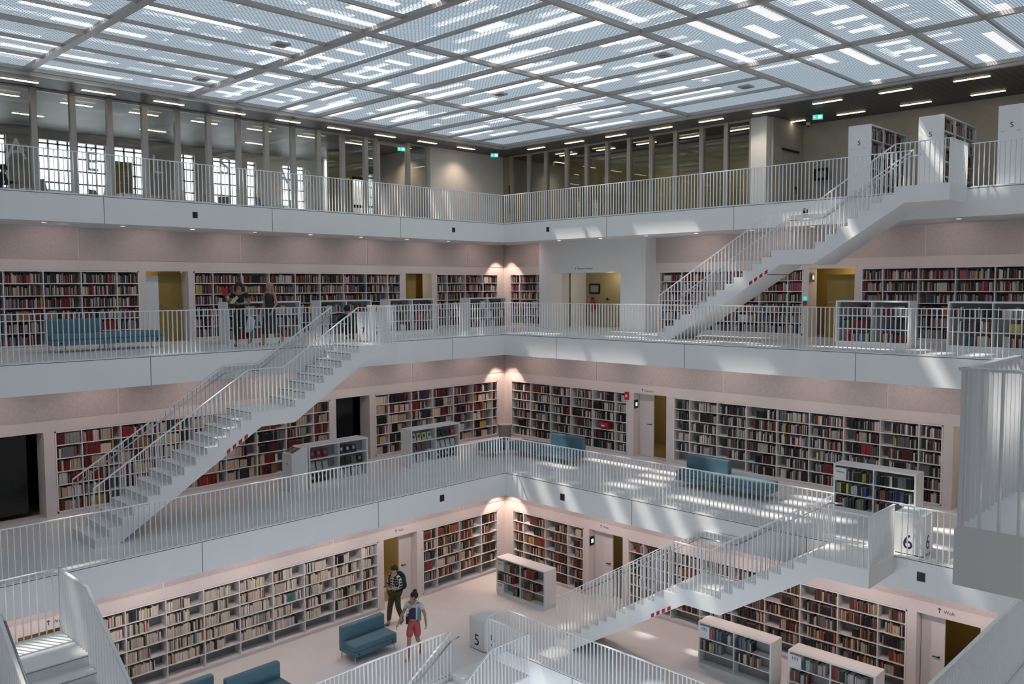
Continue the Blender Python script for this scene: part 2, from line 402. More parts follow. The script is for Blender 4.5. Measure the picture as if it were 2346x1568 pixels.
# ------------------------------------------------------------------ wall bookcases
GL = [6.95 + .893 * k for k in range(-6, 19)]
GR = [7.06 + .9035 * k for k in range(-8, 19)]
ROWZ = [.10 + .308 * k for k in range(6)]
PAL = {
 'cream': [((.60, .55, .46), 46), ((.66, .62, .56), 20), ((.50, .43, .20), 6), ((.02, .02, .02), 12), ((.25, .24, .23), 8), ((.26, .035, .035), 3), ((.06, .16, .16), 1), ((.62, .62, .62), 6)],
 'warm': [((.05, .02, .016), 26), ((.16, .06, .03), 10), ((.20, .03, .02), 9), ((.50, .45, .37), 22), ((.02, .02, .02), 22), ((.38, .25, .08), 4), ((.14, .13, .12), 9), ((.34, .11, .03), 3)],
 'bw': [((.012, .012, .014), 44), ((.58, .56, .54), 28), ((.16, .16, .17), 14), ((.26, .02, .03), 6), ((.10, .02, .02), 4), ((.04, .08, .14), 2), ((.46, .38, .05), 1), ((.42, .12, .04), 1)],
 'sets': [((.13, .012, .012), 16), ((.56, .47, .37), 26), ((.015, .015, .018), 24), ((.22, .015, .015), 6), ((.02, .035, .07), 7), ((.42, .32, .09), 4), ((.26, .14, .06), 4), ((.24, .24, .24), 9), ((.62, .60, .57), 7)],
 'mix': [((.014, .012, .014), 28), ((.17, .012, .02), 12), ((.55, .53, .49), 24), ((.22, .22, .23), 13), ((.36, .16, .06), 4), ((.38, .33, .10), 3), ((.05, .09, .16), 5), ((.10, .05, .11), 3), ((.34, .08, .13), 3), ((.24, .02, .02), 5)],
 'card': [((.5, .5, .5), 1)]}
def pick(p):
    t = rnd.random() * sum(x[1] for x in PAL[p])
    for c, k in PAL[p]:
        t -= k
        if t <= 0: break
    k = rnd.uniform(.7, 1.25)
    return tuple(max(0, min(1, q * k * rnd.uniform(.96, 1.04) + .002)) for q in c)
def bookbox(mb, side, w, u, t, d0, d1, z, h, col):
    n = len(mb.c); bx(mb, side, w, u, u + t, d0, d1, z, z + h, 0, col)
    pg = (.52, .50, .45) if sum(col) < 1.9 else tuple(c * .9 for c in col)
    mb.c[n + 1] = tuple(c * rnd.uniform(.75, 1.0) for c in pg)      # page edges seen from above
def fill(mb, side, w, u0, u1, z, pal, clear, fillk=(.55, .97), runs=0.15, cap=(.19, .26), d=(.02, .05)):
    u = u0 + rnd.uniform(.0, .03); end = u0 + (u1 - u0) * rnd.uniform(*fillk); col = pick(pal); left = 0
    while u < end:
        if left <= 0:
            left = rnd.randint(3, 10) if rnd.random() < runs else 1
            col = pick(pal); rh = rnd.uniform(*cap); rt = rnd.uniform(.018, .045)
        if left > 0:
            t = rt if runs > .3 else rnd.choice([.014, .018, .022, .027, .034, .042]); h = min(clear - .02, rh + rnd.uniform(-.004, .004))
            left -= 1
        if u + t > u1 - .01: break
        dd = rnd.uniform(*d)
        bookbox(mb, side, w, u, t - .002, dd, dd + rnd.uniform(.13, .18), z, h, col); u += t
BOOKS = MB()          # every book beyond the nearest three hundred
CPAL = {('L', 7): 'mix', ('R', 7): 'mix', ('L', 6): 'sets', ('R', 6): 'bw', ('L', 5): 'cream', ('R', 5): 'warm'}
LABELC = {
 ('L', 7, 0): 'tall built-in white bookcase on the upper gallery behind the long blue sofa', ('L', 7, 1): 'very long built-in white bookcase behind the two women at the railing',
 ('L', 7, 2): 'built-in white bookcase between the narrow yellow door and the far corner, upper gallery', ('R', 7, 0): 'short built-in white bookcase between the far corner and the white lift block',
 ('R', 7, 1): 'built-in white bookcase seen behind the upper white staircase', ('R', 7, 2): 'long built-in white bookcase behind the two low cases on the upper gallery',
 ('L', 6, 0): 'built-in white bookcase with bound sets behind the long descending staircase', ('L', 6, 1): 'built-in white bookcase with bound sets left of the far corner, middle gallery',
 ('R', 6, 0): 'built-in white bookcase with a red case on one shelf beside the Literatur door', ('R', 6, 1): 'longest built-in white bookcase of black-spined books behind the blue bench, middle gallery',
 ('L', 5, 0): 'long built-in bookcase of cream paperbacks on the lowest gallery', ('L', 5, 1): 'small built-in bookcase beside the lowest corner, behind the man with backpack',
 ('R', 5, 0): 'small built-in bookcase behind low case 142 at the lowest corner', ('R', 5, 1): 'long built-in bookcase of dark brown books behind cases 192 and 193'}
for (side, lv), cs in CASES.items():
    w = WL[lv]; zf = FL[lv]; G = GL if side == 'L' else GR; pal = CPAL[(side, lv)]
    for ci, (a, b) in enumerate(cs):
        root = empty('wall_bookcase', U(side, w, (a + b) / 2, .15, zf)); org = Vector(root.location)
        tag(root, LABELC[(side, lv, ci)], 'bookcase', 'built-in bookcases in the gallery walls')
        def part(name, f, m):
            mb = MB(); f(mb); mb.v = [tuple(Vector(p) - org) for p in mb.v]; return mb.build(name, M[m], root)
        def frame(mb):
            bx(mb, side, w, a + .004, a + .035, -.008, .31, zf + .065, zf + CT - .004); bx(mb, side, w, b - .035, b - .004, -.008, .31, zf + .065, zf + CT - .004)
            bx(mb, side, w, a + .004, b - .004, -.008, .31, zf + CT - .035, zf + CT - .004); bx(mb, side, w, a + .004, b - .004, -.008, .31, zf + .065, zf + .10)
        part('frame', frame, 'shelf')
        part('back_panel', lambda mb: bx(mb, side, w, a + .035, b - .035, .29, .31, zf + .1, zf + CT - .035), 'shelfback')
        for k in range(1, 6):
            part('shelf', lambda mb: bx(mb, side, w, a + .035, b - .035, .0, .29, zf + ROWZ[k] - .022, zf + ROWZ[k]), 'shelf')
        divs = [g for g in G if a + .2 < g < b - .2]
        for g in divs:
            part('divider', lambda mb: bx(mb, side, w, g - .011, g + .011, .001, .29, zf + .1, zf + CT - .035), 'shelf')
        ed = [a + .035] + divs + [b - .035]
        for i in range(len(ed) - 1):
            for k in range(6):
                if lv == 5 and side == 'L' and k == 0: continue
                if lv == 5 and side == 'R' and k == 0 and rnd.random() < .6: continue
                if lv == 6 and side == 'R' and k == 0 and i in (len(ed) - 2, len(ed) - 3, len(ed) - 4) and ci == 1: continue
                if lv == 6 and side == 'R' and ci == 0 and k == 2 and i == 1: continue
                fk = {5: (.55, .95), 6: (.62, .98), 7: (.80, .995)}[lv]
                rr = {'sets': .38, 'cream': .06, 'bw': .04, 'warm': .05, 'mix': .03}[pal]
                cp = (.20, .275) if pal == 'sets' else (.185, .255)
                fill(BOOKS, side, w, ed[i] + .012, ed[i + 1] - .012, zf + ROWZ[k] + .001, 'warm' if (lv == 5 and side == 'L' and ci == 1) else pal, .286, fk, rr, cp)
                # now and then a book stands face-out in the free end of the bay
                if rnd.random() < (.10 if lv == 5 else .05):
                    um = ed[i + 1] - .20; bx(BOOKS, side, w, um, um + .14, .10, .115, zf + ROWZ[k] + .001, zf + ROWZ[k] + .2, 0, rnd.choice([(.5, .5, .48), (.02, .02, .02), (.25, .25, .24)]))
# ------------------------------------------------------------------ laylight, soffit
EX = 24.0; C4 = 4.25; NC = 6; X0 = EX - C4 * NC
lay = struct(empty('ceiling', ((EX + X0) / 2, (EX + X0) / 2, 7.1))); lo_ = Vector(lay.location)
def lpart(name, mb, m): mb.v = [tuple(Vector(p) - lo_) for p in mb.v]; return mb.build(name, M[m], lay)
for i in range(NC):
    for j in range(NC):
        xa, ya = X0 + C4 * i, X0 + C4 * j
        ne = xa > 11 and ya > 11
        for k in range(3):
            mb = MB(); q = C4 / 3
            if ne: mb.poly([(xa + q*k, ya, 7.1), (xa + q*k, ya + C4, 7.1), (xa + q*(k+1), ya + C4, 7.1), (xa + q*(k+1), ya, 7.1)])
            else: mb.poly([(xa, ya + q*k, 7.1), (xa, ya + q*(k+1), 7.1), (xa + C4, ya + q*(k+1), 7.1), (xa + C4, ya + q*k, 7.1)])
            lpart('laylight_pane', mb, 'laylight')
            if k:
                mb = MB(); 
                if ne: mb.box(xa + q*k - .035, ya, 7.03, xa + q*k + .035, ya + C4, 7.098)
                else: mb.box(xa, ya + q*k - .035, 7.03, xa + C4, ya + q*k + .035, 7.098)
                lpart('laylight_bar', mb, 'frame')
for i in range(NC + 1):
    c = X0 + C4 * i; t = .09 if i in (2, 3) else .055
    mb = MB(); mb.box(c - t, X0, 7.0, c + t, EX, 7.096); lpart('laylight_beam', mb, 'frame')
    mb = MB(); mb.box(X0, c - .055, 7.001, EX, c + .055, 7.097); lpart('laylight_beam', mb, 'frame')
for side in 'LR':       # polished rim around the laylight and the dark plank soffit
    mb = MB(); bx(mb, side, EX, X0, EX + .12, -.02, .12, CEIL - .03, 7.16); struct(mb.build('trim_1', M['frame']))
def soff(x0, y0, x1, y1):
    mb = MB(); mb.box(x0, y0, CEIL, x1, y1, CEIL + .25); struct(mb.build('ceiling', M['soffit']))
soff(X0 - 5, EX + .12, OB, OB); soff(EX + .12, X0 - 5, OB, EX + .12); soff(X0 - 5, X0 - 5, X0, EX + .12); soff(X0, X0 - 5, EX + .12, X0)
# roof above: unseen deck added, its unglazed slots shape the sun patches
deck = MB(); rr = random.Random(11); DZ = 8.6; ox, oy = -.45, .82
def cell(xa, ya, along, kind):
    """opaque roof deck over one pane with unglazed slots that shape the sunlight; u runs along the pane"""
    q = C4 / 3
    def bb(u0, u1, v0, v1):
        if along == 'X': deck.box(xa + ox + u0, ya + oy + v0, DZ, xa + ox + u1, ya + oy + v1, DZ + .08)
        else: deck.box(xa + ox + v0, ya + oy + u0, DZ, xa + ox + v1, ya + oy + u1, DZ + .08)
    if kind == 'rungs':
        bb(0, C4, 0, .38); bb(0, C4, 1.12, q); u = 0
        while u < C4: bb(u, min(C4, u + .62), .38, 1.12); u += .90
        return
    if kind == 'closed': bb(0, C4, 0, q); return
    v = [(.22, .50), (.90, 1.18)]
    bb(0, C4, 0, v[0][0]); bb(0, C4, v[0][1], v[1][0]); bb(0, C4, v[1][1], q)
    for a, b in v:
        u = 0; op = rr.random() < .4
        while u < C4:
            l = rr.uniform(1.2, 3.4) if not op else rr.uniform(.9, 2.6)
            if not op: bb(u, min(C4, u + l), a, b)
            u += l; op = not op
for i in range(-1, NC + 1):
    for j in range(-1, NC + 2):
        xa, ya = X0 + C4 * i, X0 + C4 * j; ne = xa > 11 and ya > 11
        for k in range(3):
            kind = 'slots'
            if 11 < xa < 20 and 11 < ya < 20 and k != 1: kind = 'slots'
            if rr.random() < .30: kind = 'closed'
            if (not ne and k == 0 and xa > 14) or (11 < xa < 15 and ya > 14 and k < 2): kind = 'rungs'
            q = C4 / 3
            if ne and kind != 'rungs': cell(xa + q * k, ya, 'Y', kind)
            elif ne: cell(xa + q * k, ya, 'Y', kind)
            else: cell(xa, ya + q * k, 'X', kind)
lo2, hi2 = X0 - C4 + ox, EX + C4 + ox
deck.box(hi2 - .01, X0 - 6, DZ, OB + 1, OB + 1, DZ + .08); deck.box(X0 - 6, X0 - 6, DZ, lo2 + .01, OB + 1, DZ + .08); deck.box(lo2, X0 - 6, DZ, hi2, X0 - C4 + oy + .01, DZ + .08)
deck.box(lo2, EX + 2 * C4 + oy - .01, DZ, hi2, OB + 1, DZ + .08)
deck.box(X0 - 6, X0 - 6, 7.2, X0 - 5.9, OB + 1, DZ); deck.box(X0 - 6, X0 - 6, 7.2, OB + 1, X0 - 5.9, DZ)
deck.box(OB + .9, X0 - 6, 7.2, OB + 1, OB + 1, DZ); deck.box(X0 - 6, OB + .9, 7.2, OB + 1, OB + 1, DZ)
struct(deck.build('sun_mask_roof', M['white']))

# ------------------------------------------------------------------ eighth floor: glass fronts and rooms
F8 = FL[8]; GW = WL[8]
def facade(side, posts, panes, name, x_off=0.0):
    root = struct(empty(name, U(side, GW, sum(posts) / len(posts), 0, F8))); org = Vector(root.location)
    def pt(n_, mb, m): mb.v = [tuple(Vector(p) - org) for p in mb.v]; return mb.build(n_, M[m], root)
    for u in posts:
        mb = MB(); bx(mb, side, GW, u - .075, u + .075, -.07, .09, F8, CEIL); pt('window_post', mb, 'frame')
    for a, b in panes:
        mb = MB(); bx(mb, side, GW, a + .075, b - .075, .01, .018, F8 + .06, CEIL - .06); pt('window_pane', mb, 'glass')
        mb = MB(); bx(mb, side, GW, a + .05, b - .05, -.02, .05, F8, F8 + .06); bx(mb, side, GW, a + .05, b - .05, -.02, .05, CEIL - .06, CEIL); pt('window_frame', mb, 'frame')
    return root
pl = [7.58 + .997 * k for k in range(-5, 12)]
win1 = facade('L', pl + [19.02, 20.5, 21.49], list(zip(pl[:-1], pl[1:])) + [(pl[-1], 19.02), (20.5, 21.49)], 'window_1')
pr = [15.03, 15.98, 17.04, 18.07, 19.06, 20.08, 21.08, 22.09, 23.19, 24.14]
win2 = facade('R', pr + [14.09, 25.15], list(zip([14.09] + pr[:-1], pr)) + [(24.14, 25.15)] , 'window_2')
# large frosted letters on the glass
for ch, u, z in (('A', 7.13, 5.0), ('\u00c9', 9.05, 4.85), ('L', 10.92, 4.95), ('S', 13.08, 5.12), ('A', 15.1, 5.0), ('R', 16.1, 5.0)):
    t = text('window_letter', ch, .78, M['letter'], None, (u, GW - .012, z), (1, 0, 0), (0, 0, 1), .002, 'CENTER'); t.parent = win1; t.matrix_parent_inverse = Matrix.Translation(-Vector(win1.location))
# open glass door leaf of the reading room and solid end wall
d = MB(); d.box(19.0, GW - .09, F8, 19.14, GW + .05, CEIL - .1); d.box(20.42, GW - .03, F8, 20.52, GW + .05, CEIL - .1); d.box(19.02, GW - .03, CEIL - .18, 20.52, GW + .05, CEIL - .08)
struct(d.build('door_13', M['frame']))
d = MB(); d.box(19.1, GW + .02, F8 + .02, 19.16, GW + .95, CEIL - .2); o = struct(d.build('door_14', M['glass']))
mb = MB(); mb.box(21.58, GW - .02, F8, 25.62, GW + .3, CEIL); struct(mb.build('wall_left', M['plaster']))
# reading-room shell
mb = MB()
wins = [(6.0, 8.6), (9.6, 11.8), (12.1, 13.2), (14.3, 15.1), (15.85, 16.95), (17.3, 17.7), (18.9, 20.0), (20.9, 21.75)]
cur = -4
for a, b in wins:
    mb.box(cur, 32, F8, a, 32.3, CEIL); mb.box(a, 32, 6.62, b, 32.3, CEIL); cur = b
mb.box(cur, 32, F8, 26, 32.3, CEIL); mb.box(21.6, GW + .3, F8, 21.75, 32, CEIL); mb.box(-4.3, 21.5, F8, -4, 32, CEIL)
struct(mb.build('wall_outer', M['concrete']))
for k, (a, b) in enumerate(wins):
    m_ = MB(); n = max(1, round((b - a) / .32))
    for i in range(n + 1):
        u = a + (b - a) * i / n; m_.box(u - .025, 32.1, F8, u + .025, 32.18, 6.62)
    for i in range(7): m_.box(a, 32.1, F8 + .1 + i * .44, b, 32.18, F8 + .15 + i * .44)
    struct(m_.build('window_%d' % (k + 3), M['grey']))
# inside partition with a glazed door, seen behind the doorway
mb = MB(); mb.box(19.2, 29.0, F8, 20.3, 29.15, CEIL); mb.box(20.3, 29.0, 6.0, 21.6, 29.15, CEIL); struct(mb.build('wall_inner', M['ochre']))
mb = MB()
for u in (20.3, 20.9, 21.5): mb.box(u, 29.02, F8, u + .07, 29.1, 6.0)
for z in (F8, 4.75, 5.9): mb.box(20.3, 29.02, z, 21.57, 29.1, z + .12)
struct(mb.build('door_15', M['darkglass']))
mb = MB(); mb.box(20.3, 31.0, F8, 21.6, 31.1, CEIL, 0); struct(mb.build('window_12', M['info']))
ld = bpy.data.lights.new('inner_area_lamp', 'AREA'); ld.energy = 60; ld.size = 1.2; lo = bpy.data.objects.new('inner_area_lamp', ld); COL.objects.link(lo)  # area lamp above the gap between inner partition and pale panel
lo.location = (20.9, 30.0, 6.9)
# right side: glazed room, pillar, side wall, back wall
mb = MB(); mb.box(GW - .12, 13.52, F8, GW + .12, 14.07, CEIL); struct(mb.build('trim_2', M['white']))
mb = MB(); mb.box(GW + .12, 13.40, F8, 27.9, 13.56, CEIL); struct(mb.build('wall_side', M['concrete']))
mb = MB(); mb.box(27.9, -7, F8, 28.2, 13.56, CEIL); struct(mb.build('wall_right', M['concrete']))
mb = MB(); mb.box(28.2, 13.56, F8, 28.4, 31, CEIL); mb.box(25.7, 26.6, F8, 28.2, 26.75, CEIL); struct(mb.build('wall_right', M['ochre']))
mb = MB(); mb.box(GW - .02, 25.18, F8, GW + .03, 25.62, CEIL - .02); o = struct(mb.build('door_16', M['ochre']))
h = MB(); h.box(GW - .09, 25.20, F8 + .8, GW - .06, 25.25, F8 + 2.0); h.build('door_handle', M['black'], o)
mb = MB(); mb.box(26.27, 13.38, F8 + .01, 27.5, 13.40, F8 + 2.25); o = struct(mb.build('door_17', M['concrete']))
h = MB(); h.box(26.3, 13.32, F8 + 2.20, 27.45, 13.38, F8 + 2.26); h.build('door_closer', M['black'], o)
h = MB(); h.box(27.25, 13.32, F8 + 1.0, 27.4, 13.38, F8 + 1.05); h.box(27.38, 13.35, F8 + .85, 27.42, 13.38, F8 + 1.1); h.build('door_handle', M['black'], o)

# ceiling light strips
def strip(loc, along, label, grp, power=9.0):
    root = empty('ceiling_light', loc); tag(root, label, 'ceiling light', grp)
    a, b = (.44, .055) if along == 'X' else (.055, .44)
    m_ = MB(); m_.box(-a - .012, -b - .012, .0, a + .012, b + .012, .03); m_.build('housing', M['black'], root)
    m_ = MB(); m_.box(-a, -b, -.012, a, b, -.001); m_.build('diffuser', M['lampwarm'], root)
    return root
ORD = ['first', 'second', 'third', 'fourth', 'fifth', 'sixth', 'seventh', 'eighth', 'ninth', 'tenth', 'eleventh', 'twelfth', 'thirteenth', 'fourteenth', 'fifteenth',
       'sixteenth', 'seventeenth', 'eighteenth', 'nineteenth', 'twentieth', '21st', '22nd', '23rd', '24th', '25th', '26th', '27th', '28th', '29th', '30th']
zL = CEIL - .012
for k in range(9): strip((7.07 + 1.97 * (8 - k), 24.9, zL), 'X', '%s light strip from the far corner in the row above the lettered glass front' % ORD[k], 'light strips along the glass front')
for k in range(7): strip((9.16 + 1.97 * k - 1.97, 27.0, zL), 'X', '%s light strip from the seated reader, seen through the lettered glass' % ORD[k], 'light strips in the reading room')
for k in range(10): strip((24.83, 23.0 - 1.965 * k, zL), 'Y', '%s light strip from the far corner in the row over the other railing' % ORD[k], 'light strips along the far right gallery')
for k in range(9): strip((27.0, 23.2 - 1.965 * k, zL), 'Y', '%s light strip from the far corner in the row nearest the rear wall' % ORD[k], 'light strips in the rear row')
for k in range(4): strip((8.6 + 3.9 * k, 29.6, zL), 'X', '%s small light strip deep inside the reading room, counting from the seated reader' % ORD[k], 'light strips in the reading room')

for loc, e_, c_ in (((22.86, 24.95, 6.9), 60, (1, .80, .60)), ((26.5, 25.0, 6.9), 90, (1, .82, .45)), ((24.83, 13.66, 6.9), 40, (1, .84, .62)), ((21.0, 27.0, 6.9), 60, (1, .84, .62)), ((27.0, 19.0, 6.9), 60, (1, .85, .6)), ((27.0, 15.5, 6.9), 40, (1, .88, .7))):
    ld = bpy.data.lights.new('extra_spot', 'SPOT'); ld.energy = e_; ld.color = c_; ld.spot_size = math.radians(125); ld.spot_blend = .9; ld.shadow_soft_size = .08  # extra spots without fixtures, added to brighten wall, panes and pillar near the strips
    o = bpy.data.objects.new('extra_spot', ld); COL.objects.link(o); o.location = loc
# round recessed downlights under the galleries + their light on the walls
def downlight(lv, side, u, n_):
    z = FL[lv + 1] - SLAB; e = ED[lv + 1] + .45
    loc = U(side, e, u, 0, z); root = empty('recessed_downlight', loc)
    tag(root, '%s round recessed downlight from the far corner under the %s gallery edge, %s arm' % (ORD[n_], {7: 'top', 6: 'upper', 5: 'middle'}[lv], 'lettered-glass' if side == 'L' else 'upper-staircase'), 'downlight', 'recessed downlights under the galleries')
    m_ = MB(); m_.tube((0, 0, -.012), (0, 0, .004), .075, .085, 14); m_.build('trim_ring', M['shelf'], root)
    m_ = MB(); m_.tube((0, 0, -.014), (0, 0, -.0125), .058, .058, 14); m_.build('lens', M['downlight'], root)
def washer(lv, side, u, e=26, ang=75, off=1.25, col=WARM, aim=.25):
    ld = bpy.data.lights.new('wall_washer', 'SPOT'); ld.energy = e; ld.color = col; ld.spot_size = math.radians(ang); ld.spot_blend = .8; ld.shadow_soft_size = .05
    o = bpy.data.objects.new('wall_washer', ld); COL.objects.link(o); w = WL[lv]
    o.location = U(side, w, u, -off, FL[lv + 1] - SLAB - .02)
    d = Vector(U(side, w, u, 0, 0)) - Vector(U(side, w, u, -off, 0)); d = d * aim; d.z = -1
    o.rotation_euler = d.to_track_quat('-Z', 'Y').to_euler()
for lv in (7, 6, 5):
    for side in 'LR':
        c = 0; u = WL[lv] - 1.75
        while u > 4.5:
            if not (lv == 7 and side == 'R' and 15.6 < u < 21.2): washer(lv, side, u, {7: 18, 6: 24, 5: 46}[lv], {7: 130, 6: 135, 5: 150}[lv], 1.3, WARM, {7: .75, 6: .7, 5: .4}[lv])
            u -= 2.4; c += 1
        if lv == 7:
            for k, u in enumerate([19.2 - 1.8 * k for k in range(8)]): downlight(lv, side, u, k)
    # the brighter lamp in each far corner
    ld = bpy.data.lights.new('corner_spot', 'SPOT'); ld.energy = 95; ld.color = (1, .70, .56); ld.spot_size = math.radians(74); ld.spot_blend = .35; ld.shadow_soft_size = .03
    o = bpy.data.objects.new('corner_spot', ld); COL.objects.link(o); w = WL[lv] - .55; o.location = (w, w, FL[lv + 1] - SLAB - .05)
    o.rotation_euler = Vector((.10, .10, -1)).to_track_quat('-Z', 'Y').to_euler()
    r_ = empty('corner_lamp', (w, w, FL[lv + 1] - SLAB)); tag(r_, 'small black ceiling lamp lighting the far corner of the %s gallery' % {7: 'upper', 6: 'middle', 5: 'lowest'}[lv], 'lamp')
    m_ = MB(); m_.tube((0, 0, -.012), (0, 0, 0), .07, .07, 12); m_.build('lamp_plate', M['black'], r_)

# ------------------------------------------------------------------ railings
H = 1.0; SP = .105
bal_me = MB().box(-.5, -.5, 0, .5, .5, 1); 
_b = bal_me.build('tmp', M['rail']); BAL = _b.data; bpy.data.objects.remove(_b)
TH, DP = .011, .038
def baluster(parent, x, y, z0, h, along):
    o = bpy.data.objects.new('baluster', BAL); COL.objects.link(o); o.parent = parent; o.location = (x, y, z0)
    o.scale = (TH, DP, h) if along == 'X' else (DP, TH, h); return o
def straight_rail(side, lv, u0, u1, w, label, grp='white railings along the gallery edges', keep=100, keep_from='hi'):
    """level railing along u at offset w; parts: top_rail, bottom_rail, balusters"""
    z = FL[lv]; org = Vector(U(side, w, (u0 + u1) / 2, 0, z)); root = empty('railing', org); tag(root, label, 'railing', grp)
    al = 'X' if side == 'L' else 'Y'; L = (u1 - u0) / 2
    def rb(n_, hw, za, zb):
        m_ = MB(); 
        if al == 'X': m_.box(-L, -hw, za, L, hw, zb)
        else: m_.box(-hw, -L, za, hw, L, zb)
        m_.build(n_, M['rail'], root)
    rb('top_rail', .022, H - .018, H); rb('bottom_rail', .02, .004, .016)
    n = int((u1 - u0) / SP); us = [-L + (i + .5) * (2 * L / n) for i in range(n)]
    if keep_from == 'lo': us.reverse()
    rest = us[:-keep] if n > keep else []; near = us[-keep:] if n > keep else us
    if keep_from == 'lo2': pass
    for t in near: baluster(root, *( (t, 0) if al == 'X' else (0, t)), .016, H - .034, al)
    if rest:
        m_ = MB()
        for t in rest:
            if al == 'X': m_.box(t - TH/2, -DP/2, .016, t + TH/2, DP/2, H - .018)
            else: m_.box(-DP/2, t - TH/2, .016, DP/2, t + TH/2, H - .018)
        o = m_.build('far_balusters', M['rail'], root); o['kind'] = 'stuff'
    return root
I = .035
straight_rail('L', 8, 3.0, ED[8] - .02, ED[8] + I, 'white railing of the top gallery in front of the lettered glass', keep_from='lo')
straight_rail('R', 8, 7.55, ED[8] + I, ED[8] + I, 'white railing of the top gallery from the far corner to the stair head', keep_from='lo')
straight_rail('R', 8, 1.5, 6.24, ED[8] + I, 'short white top gallery railing past the stair head, before the tall S shelves')
straight_rail('L', 7, 2.5, 12.5, ED[7] + I, 'white railing in front of the two women and the long blue sofa')
straight_rail('L', 7, 13.82, ED[7] - .02, ED[7] + I, 'white railing between the number 7 box and the far corner')
straight_rail('R', 7, 3.0, ED[7] + I, ED[7] + I, 'white upper gallery railing in front of the lift block recess', keep_from='lo')
straight_rail('L', 6, 2.3, ED[6] - .02, ED[6] + I, 'white middle gallery railing below the long descending staircase', keep_from='lo')
straight_rail('R', 6, 7.24, ED[6] + I, ED[6] + I, 'white middle gallery railing in front of the blue bench and sofa')
straight_rail('R', 6, 3.05, 5.96, ED[6] + I, 'short white railing in front of the number 6 box')
straight_rail('L', 6, 5.0, ED[6], NE[6] - I, 'near white railing crossing the lower right corner of the view', keep_from='lo')
straight_rail('L', 5, 5.4, 12.5, ED[5] + I, 'white lowest gallery railing in front of the walking woman')
straight_rail('L', 5, 13.84, ED[5] - .02, ED[5] + I, 'very short white railing piece in front of the number 5 box')
straight_rail('R', 5, 5.4, ED[5] + I, ED[5] + I, 'white lowest gallery railing running past low cases 192 and 193')

